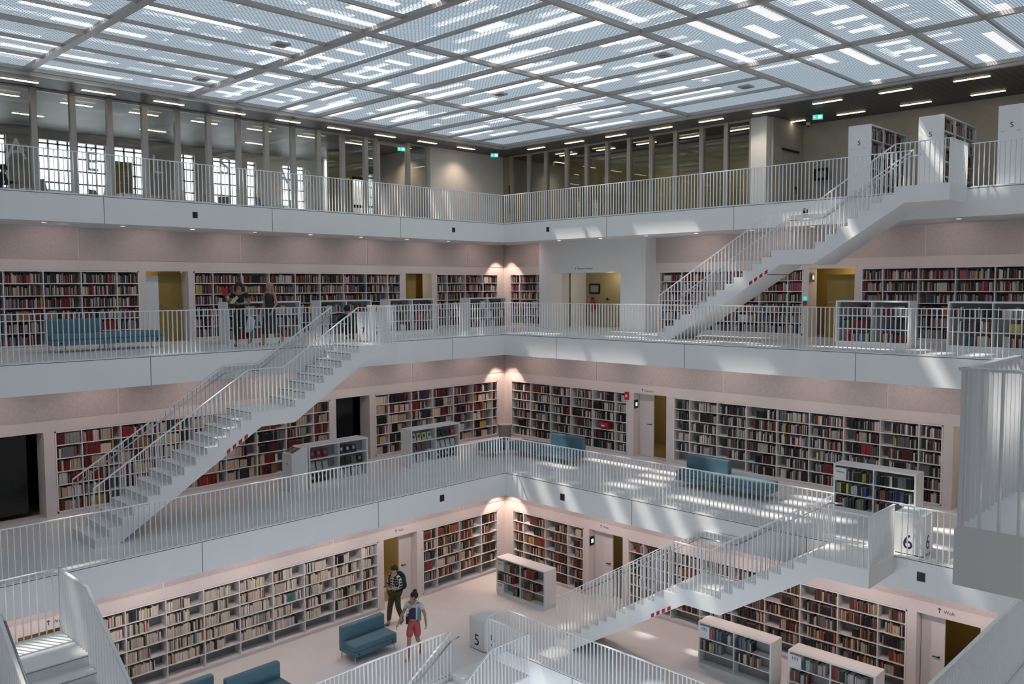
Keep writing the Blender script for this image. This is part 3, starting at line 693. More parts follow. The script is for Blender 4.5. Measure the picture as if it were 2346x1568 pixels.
# ------------------------------------------------------------------ stairs
RISE, GO, S1, S2, S3 = .1698, .268, 1.185, 3.061, 4.206
def stair(name_label, org, su, tu, width, taped=True, end_panel=True, open_inner=True, box_label=None):
    """org: inner corner of the top landing; su: downhill unit vector; tu: unit vector away from the gallery"""
    su, tu = Vector(su), Vector(tu); root = empty('staircase', org); tag(root, name_label, 'staircase', 'white staircases between the galleries')
    def P(s, t, z): v = su * s + tu * t; return (v.x, v.y, z)
    # flight body
    top = [(0, 0), (S1, 0)]; s, z = S1, 0.0
    for i in range(8):
        z -= RISE; top.append((s, z)); s2 = s + GO if i < 7 else S3; top.append((s2, z)); s = s2
    for j in range(14):
        z -= RISE; top.append((s, z)); 
        if j < 13: s += GO; top.append((s, z))
    zb = -S
    top = top[:-1] + [(s, zb)]
    bottom = [(7.22, zb), (3.96, -1.708), (3.09, -1.708), (.96, -.362), (0, -.362)]
    mb = MB(); poly = top + bottom
    mb.prism(poly, 0.0, width, lambda u, v, w: P(u, w, v))
    if su.cross(tu).z < 0: pass
    body = mb.build('flight', M['white'], root)
    # treads: thin plates with a dark joint below the nosing
    s, z = S1, 0.0; steps = [(0, S1, 0.0)]
    for i in range(8):
        z -= RISE; s2 = s + GO if i < 7 else S3; steps.append((s, s2, z)); s = s2
    for j in range(13):
        z -= RISE; s2 = s + GO; steps.append((s, s2, z)); s = s2
    for a, b, z in steps:
        mb = MB()
        pts = [P(a, .03, z), P(b + .022, .03, z), P(b + .022, width - .012, z), P(a, width - .012, z)]
        c = (Vector(pts[0]) + Vector(pts[2])) / 2; hx = (Vector(pts[1]) - Vector(pts[0])) / 2; hy = (Vector(pts[3]) - Vector(pts[0])) / 2
        mb.obox(c + Vector((0, 0, .009)), hx, hy, (0, 0, .009)); mb.build('tread', M['white'], root)
        if b > S1 - .01 and True:
            mb = MB(); f = Vector(P(b + .0015, width / 2, z - .010)); mb.obox(f, su * .001, tu * (width / 2 - .03), (0, 0, .006)); mb.build('tread_joint', M['joint'], root)
    if taped:
        for k in range(4):
            mb = MB(); sc = 4.35 + k * .145; zc = -1.708 - (sc - 3.96) * .6217
            for t0 in (width, ):
                d = (su + Vector((0, 0, -.6217))).normalized(); nrm = tu
                mb.obox(Vector(P(sc, t0 + .002, zc + .055)), d * .05, nrm * .002, (0, 0, .045))
            mb.build('warning_tape', M['red'], root)
        mb = MB()
        for k in range(9):
            a = width * (k + .25) / 9; mb.obox(Vector(P(4.35, a, -1.708 - (4.35 - 3.96) * .6217 - .004)), su * .02, tu * (width / 36), (0, 0, .006))
        mb.build('warning_tape', M['black'], root)
    # balustrades
    def rail_z(s):
        if s <= 1.2: return 1.0
        if s <= 3.34: return 1.0 - (s - 1.2) / (3.34 - 1.2) * 1.358
        if s <= 4.24: return 1.0 - 1.358
        return -.358 - (s - 4.24) * .6246
    def tread_z(s):
        for a, b, z in steps:
            if a <= s <= b: return z
        return steps[-1][2]
    al = 'X' if abs(su.x) > .5 else 'Y'
    def pathrail(t, s_from, s_to, name, inner):
        br = empty(name, (0, 0, 0), parent=root)
        ks = [s_from] + [k for k in (1.2, 3.34, 4.24) if s_from < k < s_to] + [s_to]
        mb = MB()
        for a, b in zip(ks[:-1], ks[1:]):
            A, B = Vector(P(a, t, rail_z(a))), Vector(P(b, t, rail_z(b))); d = (B - A); l = d.length; d.normalize(); up = tu.cross(d); up = up if up.z > 0 else -up
            mb.obox((A + B) / 2 - up * .009, d * (l / 2 + .004), tu * .022, up * .009)
        mb.build('top_rail', M['rail'], br)
        if inner:
            mb = MB(); pr_ = None
            for s_ in [1.0] + [k for k in (1.25, 3.36, 4.26)] + [7.72]:
                p = Vector(P(s_, t + .075, rail_z(min(s_, 7.69)) - .15))
                if pr_: mb.tube(pr_, p, .017, seg=8)
                pr_ = p
            mb.build('handrail', M['steel'], br, smooth=True)
        n = int((s_to - s_from) / SP)
        for i in range(n + 1):
            s_ = s_from + (s_to - s_from) * i / n; z0 = tread_z(s_); x, y, _ = P(s_, t, 0)
            baluster(br, x, y, z0 + .004, rail_z(s_) - z0 - .022, al)
        return br
    pathrail(width - .03, 0.02, 7.68, 'outer_balustrade', False)
    pathrail(.035, 1.2, 7.68, 'inner_balustrade', True)
    if end_panel:
        br = empty('landing_balustrade', (0, 0, 0), parent=root); mb = MB()
        mb.obox(Vector(P(.02, width / 2, H - .009)), tu * (width / 2), su * .022, (0, 0, .009)); mb.build('top_rail', M['rail'], br)
        n = int(width / SP)
        for i in range(n + 1):
            x, y, _ = P(.02, .03 + (width - .06) * i / n, 0); baluster(br, x, y, .004, H - .022, 'Y' if al == 'X' else 'X')
    return root
stair('upper white staircase climbing to the top gallery in front of the S shelves', (ED[8], 6.30, FL[8]), (0, 1, 0), (-1, 0, 0), 1.22)
stair('long white staircase from the middle gallery up to the number 7 box', (13.75, ED[7], FL[7]), (-1, 0, 0), (0, -1, 0), 1.25)
stair('sunlit white staircase from the lowest gallery up to the number 6 box', (ED[6], 6.02, FL[6]), (0, 1, 0), (-1, 0, 0), 1.23)
stair('white staircase leading down from the number 5 box out of view', (13.8, ED[5], FL[5]), (-1, 0, 0), (0, -1, 0), 1.42, taped=False)
stair('near white staircase whose landing is seen from above at the lower left', (NE[6], 13.80, FL[6]), (0, -1, 0), (1, 0, 0), 1.2, taped=False)
stair('near white staircase landing with tall fins at the right edge of the view', (5.62, NE[7], FL[7]), (1, 0, 0), (0, 1, 0), 1.22, taped=False)

# ------------------------------------------------------------------ sofas and benches
def bench(name, cat, label, loc, rz, w=1.26, back=True, depth=.66, legs=True):
    root = empty(name, loc, rz); tag(root, label, cat, 'blue upholstered seating modules')
    mb = MB(); mb.box(0, 0, .295, w, depth - (.17 if back else 0), .43); mb.build('seat', M['sofa'], root, bevel=.025)
    mb = MB(); mb.box(.003, .004, .165, w - .003, depth - (.17 if back else .004), .292); mb.build('base', M['sofa'], root, bevel=.012)
    if back: mb = MB(); mb.box(0, depth - .168, .165, w, depth, .775); mb.build('backrest', M['sofa'], root, bevel=.03)
    for x in (.05, w - .05):
        for y in (.05, depth - .05):
            mb = MB(); mb.tube((x, y, 0), (x, y, .166), .013, .02, 10); mb.build('leg', M['steel'], root, smooth=False)
    for x in (.14, w - .14):
        mb = MB(); mb.tube((x, .006, .225), (x, -.003, .225), .022, .022, 12); so = mb.build('power_socket', M['black'], root)
    mb = MB(); mb.tube((.34, .3, .17), (.25, .16, .012), .009); mb.tube((.25, .16, .012), (.12, .18, .010), .009); mb.build('cable', M['grey'], root)
    return root
F5, F6, F7 = FL[5], FL[6], 0.0
bench('sofa', 'sofa', 'blue two-seat sofa beside the walking woman on the lowest gallery', (11.32, 16.40, F5), 0)
bench('sofa', 'sofa', 'blue sofa at the bottom edge, only its wide backrest in view', (8.06, 15.83, F5), 0)
bench('sofa', 'sofa', 'blue sofa mostly below the bottom edge, set against the cream-book case', (6.76, 16.27, F5), 0, w=1.25)
bench('sofa', 'sofa', 'blue sofa with backrest behind the upper gallery railing near the glass door', (6.55, 21.30, F7), 0)
bench('bench', 'bench', 'backless blue bench joined to the sofa on the upper gallery', (7.83, 21.32, F7), 0, back=False)
bench('sofa', 'sofa', 'blue sofa with backrest next to the Literatur door on the middle gallery', (18.58, 12.27, F6), -math.pi/2)
bench('bench', 'bench', 'backless blue bench joined to the sofa by the Literatur door', (18.60, 11.0, F6), -math.pi/2, back=False)
bench('sofa', 'sofa', 'blue sofa with backrest at the far corner of the middle gallery', (18.55, 17.08, F6), -math.pi/2)
bench('bench', 'bench', 'backless blue bench in the corner between far railing and corner drum', (18.52, 18.36, F6), -math.pi/2, back=False)
bench('bench', 'bench', 'short blue bench turned sideways at the far end of the corner seating', (17.80, 18.38, F6), 0, w=.66, back=False)
for o in bpy.data.objects:
    pass
r_ = empty('waste_bin', (20.35, 20.35, F6)); tag(r_, 'grey round bin standing in the far corner of the middle gallery', 'bin')
mb = MB(); mb.tube((0, 0, 0), (0, 0, .50), .20, .25, 20); mb.build('drum', M['grey'], r_)
mb = MB(); mb.tube((0, 0, .50), (0, 0, .53), .26, .26, 20); mb.build('lid', M['frame'], r_)

# ------------------------------------------------------------------ low cases
def CN(c):
    r, g, b = c; m = max(c)
    if m < .05: return 'black'
    if min(c) > .38: return 'cream' if b < r * .85 else 'white'
    if m - min(c) < .06: return 'grey' if m > .10 else 'charcoal'
    if r > g * 1.6 and r > b * 1.5: return ('orange' if g > .10 and r > .3 else 'brown' if g > b * 1.8 and r < .3 else 'dark red' if r < .25 else 'red')
    if r > .25 and g > .2 and b < g * .75: return 'yellow' if b < g * .45 else 'tan'
    if b > r: return 'blue' if b > .10 else 'dark blue'
    if g > r: return 'green'
    return 'brown'
RN = ['bottom', 'middle', 'top']
def low_case(side, lv, w, u0, u1, label, depth=.48, hgt=1.12, cards=(), back=True, grp='low white bookcases standing on the galleries'):
    """returns the shelf heights and the bay limits; front at w"""
    zf = FL[lv]; org = Vector(U(side, w, (u0 + u1) / 2, depth / 2, zf)); root = empty('low_bookcase', org); tag(root, label, 'bookcase', grp)
    def part(n_, m_, *bs, parent=root):
        mb = MB()
        for b in bs: bx(mb, side, w, *b)
        mb.v = [tuple(Vector(p) - org) for p in mb.v]; return mb.build(n_, M[m_], parent)
    z0 = zf + .13; zt = zf + hgt; q = (zt - .035 - z0) / 3; zs = [z0 + q * k for k in range(3)]
    part('plinth', 'shelf', (u0 + .012, u1 - .012, .012, depth - .012, zf, zf + .10))
    part('side_panel', 'shelf', (u0, u0 + .04, 0, depth, zf + .102, zt - .036)); part('side_panel', 'shelf', (u1 - .04, u1, 0, depth, zf + .102, zt - .036))
    part('top', 'shelf', (u0, u1, 0, depth, zt - .035, zt)); part('bottom', 'shelf', (u0 + .04, u1 - .04, .0, depth, zf + .102, zf + .128))
    part('back_panel', 'shelfback', (u0 + .04, u1 - .04, depth / 2 - .008, depth / 2 + .008, zf + .13, zt - .036))
    um = (u0 + u1) / 2
    part('divider', 'shelf', (um - .012, um + .012, .002, depth - .002, zf + .13, zt - .036))
    for k in (1, 2): part('shelf', 'shelf', (u0 + .04, u1 - .04, .001, depth - .001, zs[k] - .024, zs[k] - .002))
    sg = 1 if side == 'L' else -1; st = u0 + .04 if side == 'L' else u1 - .04
    for row, s_ in cards:
        a = st; b = st + sg * .25; c = part('number_card', 'info' if False else 'shelf', (min(a, b), max(a, b), .006, .20, zs[row], zs[row] + q - .055))
        p = Vector(U(side, w, st + sg * .03, .0035, zs[row] + q - .16)) - org
        t = text('number', s_, .105 if len(s_) < 4 else .06, M['ink'], root, p, (1, 0, 0) if side == 'L' else (0, -1, 0), (0, 0, 1), .001)
        t.parent = c
    return zs, q, (u0 + .04, um - .012, um + .012, u1 - .04), sg
def single_books(side, lv, w, info, spec, pal, where):
    """spec: row -> list of (bay, start offset, count); every book its own object"""
    zs, q, (a0, a1, b0, b1), sg = info
    for row, lst in spec.items():
        n_ = 0
        for bay, off, cnt in lst:
            lo, hi = ((a0, a1), (b0, b1))[bay if sg > 0 else 1 - bay]
            u = (lo + off + .006) if sg > 0 else (hi - off - .006)
            run = 0; col = None
            for i in range(cnt):
                if run <= 0: col = pick(pal); run = rnd.choice([1, 1, 1, 2, 3]); hh = rnd.uniform(.185, .245)
                run -= 1; t = rnd.uniform(.021, .042); h = min(q - .05, hh + rnd.uniform(-.004, .004)); d = rnd.uniform(.015, .045)
                if (sg > 0 and u + t > hi - .008) or (sg < 0 and u - t < lo + .008): break
                x0, x1 = (u, u + t - .002) if sg > 0 else (u - t + .002, u)
                org = Vector(U(side, w, (x0 + x1) / 2, d, zs[row])); mb = MB()
                bookbox(mb, side, w, x0, x1 - x0, d, d + rnd.uniform(.14, .18), zs[row], h, col)
                mb.v = [tuple(Vector(p) - org) for p in mb.v]
                o = mb.build('book', M['book'], loc=org); n_ += 1
                tag(o, '%s book, %s from the card end, %s shelf of %s' % (CN(col), ORD2(n_), RN[row], where), 'book', 'books standing on the low cases')
                u += sg * t
def ORD2(n): return ORD[n - 1] if n <= 19 else '%d%s' % (n, {1: 'st', 2: 'nd', 3: 'rd'}.get(n % 10, 'th'))
PAL['low'] = [((.014, .014, .016), 30), ((.45, .44, .42), 22), ((.20, .21, .22), 12), ((.30, .02, .03), 8), ((.42, .09, .04), 5), ((.03, .10, .20), 7), ((.40, .34, .08), 4), ((.04, .14, .14), 4), ((.16, .06, .03), 6), ((.08, .03, .06), 3)]
PAL['lit'] = [((.010, .010, .012), 58), ((.42, .42, .42), 14), ((.03, .05, .14), 8), ((.48, .40, .05), 7), ((.40, .12, .04), 4), ((.03, .16, .15), 4), ((.28, .02, .03), 4), ((.12, .12, .13), 6)]
PAL['dark142'] = [((.012, .012, .013), 32), ((.16, .05, .02), 14), ((.44, .42, .38), 24), ((.20, .20, .20), 12), ((.28, .03, .02), 9), ((.42, .36, .12), 5)]
i142 = low_case('R', 5, 16.90, 15.38, 17.28, 'low white bookcase with card 142 standing near the lowest far corner', cards=[(2, '142'), (0, '143')])
single_books('R', 5, 16.90, i142, {2: [(0, .30, 14), (1, .02, 15)], 1: [(0, .02, 19), (1, .02, 18)], 0: [(0, .62, 5), (1, .02, 11)]}, 'dark142', 'corner low case')
i192 = low_case('R', 5, 16.88, 8.64, 10.49, 'low white bookcase with card 192, its bottom shelf empty', cards=[(2, '192')])
single_books('R', 5, 16.88, i192, {2: [(0, .28, 15), (1, .02, 13)], 1: [(0, .02, 17), (1, .02, 18)]}, 'low', 'middle low case')
i193 = low_case('R', 5, 16.86, 6.38, 8.24, 'low white bookcase with card 193, cut by the bottom edge', cards=[(2, '193')])
single_books('R', 5, 16.86, i193, {2: [(0, .28, 15), (1, .02, 22)], 1: [(0, .02, 13), (1, .02, 14)]}, 'low', 'lowermost low case')
ilit = low_case('R', 6, 19.03, 6.44, 8.27, 'low white bookcase of dark books standing behind the number 6 box', cards=[(2, 'Fantasy')])
single_books('R', 6, 19.03, ilit, {2: [(0, .28, 16), (1, .01, 24)], 1: [(0, .01, 24), (1, .01, 24)], 0: [(0, .01, 22), (1, .01, 10)]}, 'lit', 'low case behind box 6')
for nm, a, b, lb in (('a', 10.66, 12.88, 'low white bookcase directly behind the two standing women'), ('b', 13.52, 15.33, 'low white bookcase where the crouching visitor looks for a book'),
                     ('c', 16.0, 17.8, 'low white bookcase just right of the number 7 box'), ('d', 19.35, 21.1, 'low white bookcase nearest the far corner on the upper gallery')):
    i_ = low_case('L', 7, 21.0, a, b, lb)
    for r in range(3):
        for (x0, x1) in ((i_[2][0], i_[2][1]), (i_[2][2], i_[2][3])): fill(BOOKS, 'L', 21.0, x0 + .01, x1 - .01, i_[0][r], 'mix' if nm != 'd' else 'bw', i_[1] - .03, (.7, .98), .1, (.18, .24))
for a, b, lb in ((7.2, 8.96, 'low white bookcase of bright books in front of the yellow door, upper gallery'), (4.55, 6.38, 'low white bookcase at the right edge of the view, upper gallery')):
    i_ = low_case('R', 7, 20.55, a, b, lb)
    for r in range(3):
        for (x0, x1) in ((i_[2][0], i_[2][1]), (i_[2][2], i_[2][3])): fill(BOOKS, 'R', 20.55, x0 + .01, x1 - .01, i_[0][r], 'mix', i_[1] - .03, (.6, .98), .12, (.18, .24))
# display cases with books set face-out
def face_book(side, lv, w, u, z, col, label, h=.21, t=.15, art=None):
    org = Vector(U(side, w, u, .09, z)); al = (1, 0, 0) if side == 'L' else (0, -1, 0); r = Vector(al); back = Vector((0, 1, 0)) if side == 'L' else Vector((1, 0, 0))
    up = (Vector((0, 0, 1)) * math.cos(.22) + back * math.sin(.22)); nrm = r.cross(up)
    mb = MB(); mb.obox(up * (h / 2) + Vector((0, 0, .004)), r * (t / 2), up * (h / 2), nrm * .011, 0, col); o = mb.build('book', M['book'], loc=org)
    tag(o, label, 'book', 'books displayed face-out on the low cases')
    if art:
        mb = MB(); mb.obox(up * (h * .58) - nrm * 0, r * (t * .24), up * (h * .2), nrm * .0125, 0, art); mb.build('cover_picture', M['book'], o)
def display_case(u0, u1, rows, where, label):
    i_ = low_case('L', 6, 18.98, u0, u1, label, grp='display cases on the middle gallery')
    zs, q, (a0, a1, b0, b1), sg = i_
    for r, (L_, R_) in rows.items():
        k = 0
        for (lo, hi), lst in (((a0, a1), L_), ((b0, b1), R_)):
            for j, (cn, col, art) in enumerate(lst):
                k += 1; face_book('L', 6, 18.98, lo + .13 + j * .195, zs[r], col, '%s book shown face-out, %s along the %s shelf of %s' % (cn, ORD[k - 1], RN[r], where), art=art)
MA = ('maroon', (.13, .006, .035), (.35, .12, .15)); NV = ('navy', (.008, .013, .05), (.5, .5, .5)); PA = ('pale grey', (.42, .42, .40), None); DK = ('dark green', (.025, .03, .025), None)
TN = ('brown-grey', (.14, .12, .10), None); WH = ('white', (.55, .56, .56), None); BK = ('black', (.01, .01, .012), (.3, .3, .3)); YL = ('yellow-edged', (.52, .50, .28), (.05, .05, .04)); WP = ('white portrait', (.55, .55, .52), (.04, .04, .05))
OL = ('dark olive', (.03, .03, .022), None); RD = ('red', (.40, .03, .02), (.4, .3, .05)); MV = ('mauve', (.15, .09, .10), None)
display_case(11.79, 13.65, {2: ([MA, MA, MA], [NV, NV, NV]), 1: ([PA, PA, PA], [DK, DK, TN, BK]), 0: ([BK, BK, BK], [WH, WH, WH, WH])}, 'the terminal display case', 'white display case of face-out books joined to the catalogue terminal')
display_case(15.17, 17.05, {2: ([WP, YL, YL, WP], [OL, OL, OL, RD]), 1: ([TN, MV, MV], [WH, WH, WH, WH]), 0: ([WH, WH, WH], [NV, NV, NV, NV])}, 'the farther display case', 'white display case of face-out books standing nearer the far corner')
ob = BOOKS.build('book_rows', M['book'])
tag(ob, 'rows of many small books filling the white shelves built into the gallery walls', 'books', None, 'stuff')

# catalogue terminal beside the display case
r_ = empty('catalogue_terminal', (11.53, 19.22, F6)); tag(r_, 'white catalogue terminal box with sloping top and two dark screens', 'terminal')
mb = MB(); prof = [(-.24, 0), (.235, 0), (.235, 1.12), (.10, 1.12), (-.24, .97)]
mb.prism(prof, -.23, .23, lambda u, v, w_: (u, w_, v)); mb.build('body', M['shelf'], r_)
for y in (-.11, .11):
    mb = MB(); d = Vector((.34, 0, .15)).normalized(); n_ = Vector((-.15, 0, .34)).normalized(); mb.obox(Vector((-.07, y, 1.048)) + n_ * .004, d * .12, (0, .085, 0), n_ * .003); mb.build('screen', M['screen'], r_)
mb = MB(); mb.box(-.243, -.06, .70, -.239, .04, .72); mb.build('card_slot', M['black'], r_)
# numbered boxes
def kiosk(n_, x0, y0, x1, y1, z, label, h=.80):
    r = empty('floor_number_box', ((x0 + x1) / 2, (y0 + y1) / 2, z)); tag(r, label, 'information box', 'numbered white boxes at the stair heads'); a, b = (x1 - x0) / 2, (y1 - y0) / 2
    mb = MB(); mb.box(-a, -b, .02, a, b, h); mb.build('body', M['shelf'], r)
    mb = MB(); mb.box(-a + .02, -b + .02, 0, a - .02, b - .02, .02); mb.build('base', M['black'], r)
    mb = MB(); mb.box(-a + .05, -b + .05, h, a - .05, b - .05, h + .004); mb.build('info_panel', M['info'], r)
    text('number', n_, .40, M['ink'], r, (-a - .0015, .11, .12), (0, -1, 0), (0, 0, 1), .001)
    text('number', n_, .40, M['ink'], r, (-.11, -b - .0015, .12), (1, 0, 0), (0, 0, 1), .001)
kiosk('5', 13.92, 14.66, 14.46, 15.2, F5, 'white box bearing a dark number 5 at the stair head')
kiosk('6', 16.88, 5.56, 17.44, 6.10, F6, 'white box bearing a dark number 6 with pale blue info top')
kiosk('7', 13.80, 19.06, 14.34, 19.60, F7, 'white box bearing a dark number 7 behind the fins')

# tall free-standing S shelves on the top gallery
for k, (y0, y1) in enumerate(((9.0, 9.6), (7.22, 7.82), (5.42, 6.02))):
    lb = ['tall white S bookcase standing farthest along, behind the upper stair rail', 'tall white S bookcase standing between its two twins', 'tall white S bookcase cut off by the right edge of the view'][k]
    r = empty('tall_bookcase', (23.9, (y0 + y1) / 2, F8)); tag(r, lb, 'bookcase', 'tall S bookcases on the top gallery'); b = (y1 - y0) / 2
    def pp(n_, m_, *bb):
        mb = MB()
        for q_ in bb: mb.box(*q_)
        return mb.build(n_, M[m_], r)
    e = pp('end_panel', 'shelf', (-1.3, -b, 0, -1.26, b, 1.97)); pp('end_panel', 'shelf', (1.24, -b, 0, 1.28, b, 1.97))
    pp('top', 'shelf', (-1.26, -b, 1.93, 1.24, b, 1.965)); pp('back_panel', 'shelfback', (-1.26, -.01, .08, 1.24, .01, 1.93)); pp('plinth', 'shelf', (-1.26, -b + .02, 0, 1.24, b - .02, .08))
    for x in (-.42, .42): pp('divider', 'shelf', (x - .012, -b, .08, x + .012, b, 1.93))
    for i in range(1, 6): pp('shelf', 'shelf', (-1.26, -b, .08 + .37 * i - .37 * .0, 1.24, b, .10 + .37 * i)) if i < 5 else None
    t = text('letter', 'S', .17, M['ink'], r, (-1.3015, .05, 1.45), (0, -1, 0), (0, 0, 1), .001); t.parent = e
    mb = MB(); 
    for yy_ in (.16, -.18): mb.box(-1.3018, yy_, 1.36, -1.3, yy_ + .08, 1.366)
    mb.build('caption_line', M['ink'], e)
    mb = MB()
    for i in range(5):
        x = -1.25
        while x < 1.0:
            t_ = rnd.uniform(.02, .05)
            if abs(x + .42) > .06 and abs(x - .42) > .06 and rnd.random() < .93: mb.box(x, -b + .03, .1 + .37 * i, x + t_ - .003, -b + .2, .1 + .37 * i + rnd.uniform(.2, .3), 0, pick('mix'))
            x += t_
    o = mb.build('book_rows', M['book'], r); o['kind'] = 'stuff'

# ------------------------------------------------------------------ small wall things
def speaker(side, lv, u, z, label, s=.15):
    o_ = U(side, ED[lv] - .004, u, 0, z); r = empty('wall_speaker', o_); tag(r, label, 'speaker', 'square black speakers in the gallery fascias')
    mb = MB(); a = s / 2 * .85
    mb.box(*((-a, -.003, -s/2, a, .004, s/2) if side == 'L' else (-.003, -a, -s/2, .004, a, s/2))); mb.build('grille', M['black'], r)
    mb = MB(); q_ = a + .006; mb.box(*((-q_, .0, -s/2 - .006, q_, .006, s/2 + .006) if side == 'L' else (.0, -q_, -s/2 - .006, .006, q_, s/2 + .006))); mb.build('rim', M['grey'], r)
speaker('L', 8, 10.07, 3.396, 'black square speaker in the top fascia below the lettered glass')
speaker('L', 8, 19.04, 3.405, 'black square speaker in the top fascia near the solid grey wall')
speaker('R', 8, 19.31, 3.42, 'black square speaker in the top fascia just past the far corner')
speaker('R', 8, 10.2, 3.433, 'black square speaker in the top fascia behind the upper staircase')
speaker('L', 6, 14.36, -4.05, 'black square speaker above the passage with the backpack man', .17)
speaker('R', 6, 14.56, -4.08, 'black square speaker above low case 142', .17)
speaker('R', 6, 5.52, -4.055, 'black square speaker below the number 6 box', .17)
def exit_sign(loc, rz, label, w=.30, h=.15):
    r = empty('exit_sign', loc, rz); tag(r, label, 'exit sign', 'green emergency exit signs')
    mb = MB(); mb.box(-w/2, -.015, -h/2, w/2, .015, h/2); mb.build('panel', M['exitgreen'], r)
    mb = MB(); mb.box(.01, -.018, -h*.32, .12, -.0155, h*.32); mb.obox((-.08, -.0165, 0), (.035, 0, 0), (0, .001, 0), (0, 0, .009)); mb.obox((-.10, -.0165, .014), (.016, 0, .016), (0, .001, 0), (-.005, 0, .005)); mb.obox((-.10, -.0165, -.014), (.016, 0, -.016), (0, .001, 0), (.005, 0, .005)); mb.build('pictogram', M['exitwhite'], r)
    mb = MB(); mb.box(-.01, -.005, h/2, .01, .005, CEIL - loc[2]); mb.build('hanger', M['black'], r)
exit_sign((23.9, 24.4, 6.72), math.radians(-45), 'small green exit sign hanging in the far corner of the top gallery')
exit_sign((25.78, 11.93, 6.72), math.radians(-70), 'green exit sign hanging above the tall S bookcases')
exit_sign((20.28, 25.75, 6.72), math.radians(-15), 'green exit sign behind the glass of the open doorway')
def red_box(side, lv, u, z, label):
    w = WL[lv]; r = empty('fire_sign', U(side, w, u, -.02, z)); tag(r, label, 'sign', 'red fire signs')
    mb = MB(); mb.box(*((-.07, -.02, -.12, .07, .02, .12) if side == 'L' else (-.02, -.07, -.12, .02, .07, .12))); mb.build('panel', M['red'], r)
    mb = MB(); mb.box(*((-.035, -.024, -.04, .035, -.0205, .04) if side == 'L' else (-.024, -.035, -.04, -.0205, .035, .04))); mb.build('symbol', M['tapewhite'], r)
red_box('R', 7, 20.97, 1.82, 'red fire sign on the upper gallery beside the white lift block')
red_box('R', 6, 15.62, F6 + 1.86, 'red fire sign beside the Literatur door on the middle gallery')
r = empty('fire_case', (WL[6] + .12, 16.55, F6 + ROWZ[2] + .11)); tag(r, 'bright red bag lying on a shelf of the middle gallery wall', 'bag')
mb = MB(); mb.tube((-.03, -.17, 0), (-.03, .17, 0), .10, .10, 14); mb.build('body', M['red'], r, smooth=False)
mb = MB(); mb.box(-.14, -.06, -.02, -.13, .06, .03); mb.build('label_patch', M['tapewhite'], r)
r = empty('alarm_button', (WL[7] - .02, 11.03, 1.03)); tag(r, 'small lit red and green alarm button beside the yellow door', 'alarm button')
mb = MB(); mb.box(-.02, -.05, -.11, .02, .05, .02); mb.build('red_button', M['red'], r); mb = MB(); mb.box(-.02, -.05, .03, .02, .05, .14); mb.build('green_button', M['exitgreen'], r)
r = empty('picture_frame', (24.585, 19.83, 1.40)); tag(r, 'black framed picture on the ochre wall of the recess', 'picture')
mb = MB(); mb.box(-.02, -.25, -.19, .0, .25, .19); mb.build('frame', M['black'], r); mb = MB(); mb.box(-.024, -.18, -.12, -.0205, .18, .12); mb.build('print', M['grey'], r)
r = empty('fire_extinguisher', (24.46, 19.84, .55)); tag(r, 'red fire extinguisher on the ochre wall below the framed picture', 'fire extinguisher')
mb = MB(); mb.tube((0, 0, 0), (0, 0, .42), .075, .075, 14); mb.tube((0, 0, .42), (0, 0, .48), .075, .02, 14); mb.build('cylinder', M['red'], r); mb = MB(); mb.box(-.03, -.05, .48, .03, .05, .53); mb.build('valve', M['black'], r)
mb = MB(); mb.box(.08, -.04, .1, .13, .04, .35); mb.build('bracket', M['black'], r)
for (side, lv, u, z, lb) in (('R', 6, 15.395, F6 + 1.62, 'black and white pictogram sign at the Literatur door'), ('R', 5, 15.30, F5 + 1.6, 'black and white pictogram sign beside low case 142'), ('R', 7, 10.90, 1.72, 'black and white pictogram sign beside the yellow door')):
    w = WL[lv]; d = .12; r = empty('pictogram_sign', U(side, w, u - .03, d, z)); tag(r, lb, 'sign', 'small pictogram signs in the door reveals')
    mb = MB(); mb.box(-.10, -.012, -.13, .10, .002, .13); mb.build('panel', M['black'], r); mb = MB(); mb.box(-.04, -.015, -.06, .05, -.0125, .05); mb.build('symbol', M['exitwhite'], r)
# television on the top gallery wall
r = empty('wall_screen', (27.7, 12.65, 5.2)); tag(r, 'black framed screen standing behind the top railing near the side wall', 'screen')
mb = MB(); mb.box(-.02, -.26, -.2, .02, .26, .2); mb.build('frame', M['black'], r); mb = MB(); mb.box(-.024, -.17, -.11, -.0205, .17, .11); mb.build('display', M['grey'], r)
mb = MB(); mb.tube((0, 0, -1.46), (0, 0, -.2), .02); mb.tube((0, 0, -1.465), (0, 0, -1.45), .18, .18, 16); mb.build('stand', M['black'], r)
r = empty('dome_camera', (27.6, 13.1, CEIL)); tag(r, 'small white dome camera under the dark soffit by the side wall', 'camera')
mb = MB(); mb.tube((0, 0, -.10), (0, 0, 0), .05, .08, 14); mb.build('housing', M['shelf'], r); mb = MB(); mb.tube((0, 0, -.14), (0, 0, -.10), .03, .045, 12); mb.build('dome', M['black'], r)
# smoke detectors in the laylight
for k, (x, y, lb) in enumerate(((10.42, 17.6, 'small square ceiling hatch over the lettered glass side, the one with bright streaks'), (10.6, 21.95, 'small square ceiling hatch nearest the lettered glass front'), (17.53, 17.66, 'small square ceiling hatch straight above the far corner'),
                             (17.44, 11.96, 'small square ceiling hatch above the upper staircase'), (21.83, 12.2, 'small square ceiling hatch close to the dark soffit and upper staircase'))):
    r = empty('ceiling_hatch', (x, y, 7.09)); tag(r, lb, 'ceiling hatch', 'square hatches in the laylight')
    mb = MB(); mb.box(-.17, -.17, -.06, .17, .17, -.015); mb.build('cover', M['frame'], r); mb = MB(); mb.box(-.09, -.09, -.075, .09, .09, -.061); mb.build('lens', M['shelfback'], r)
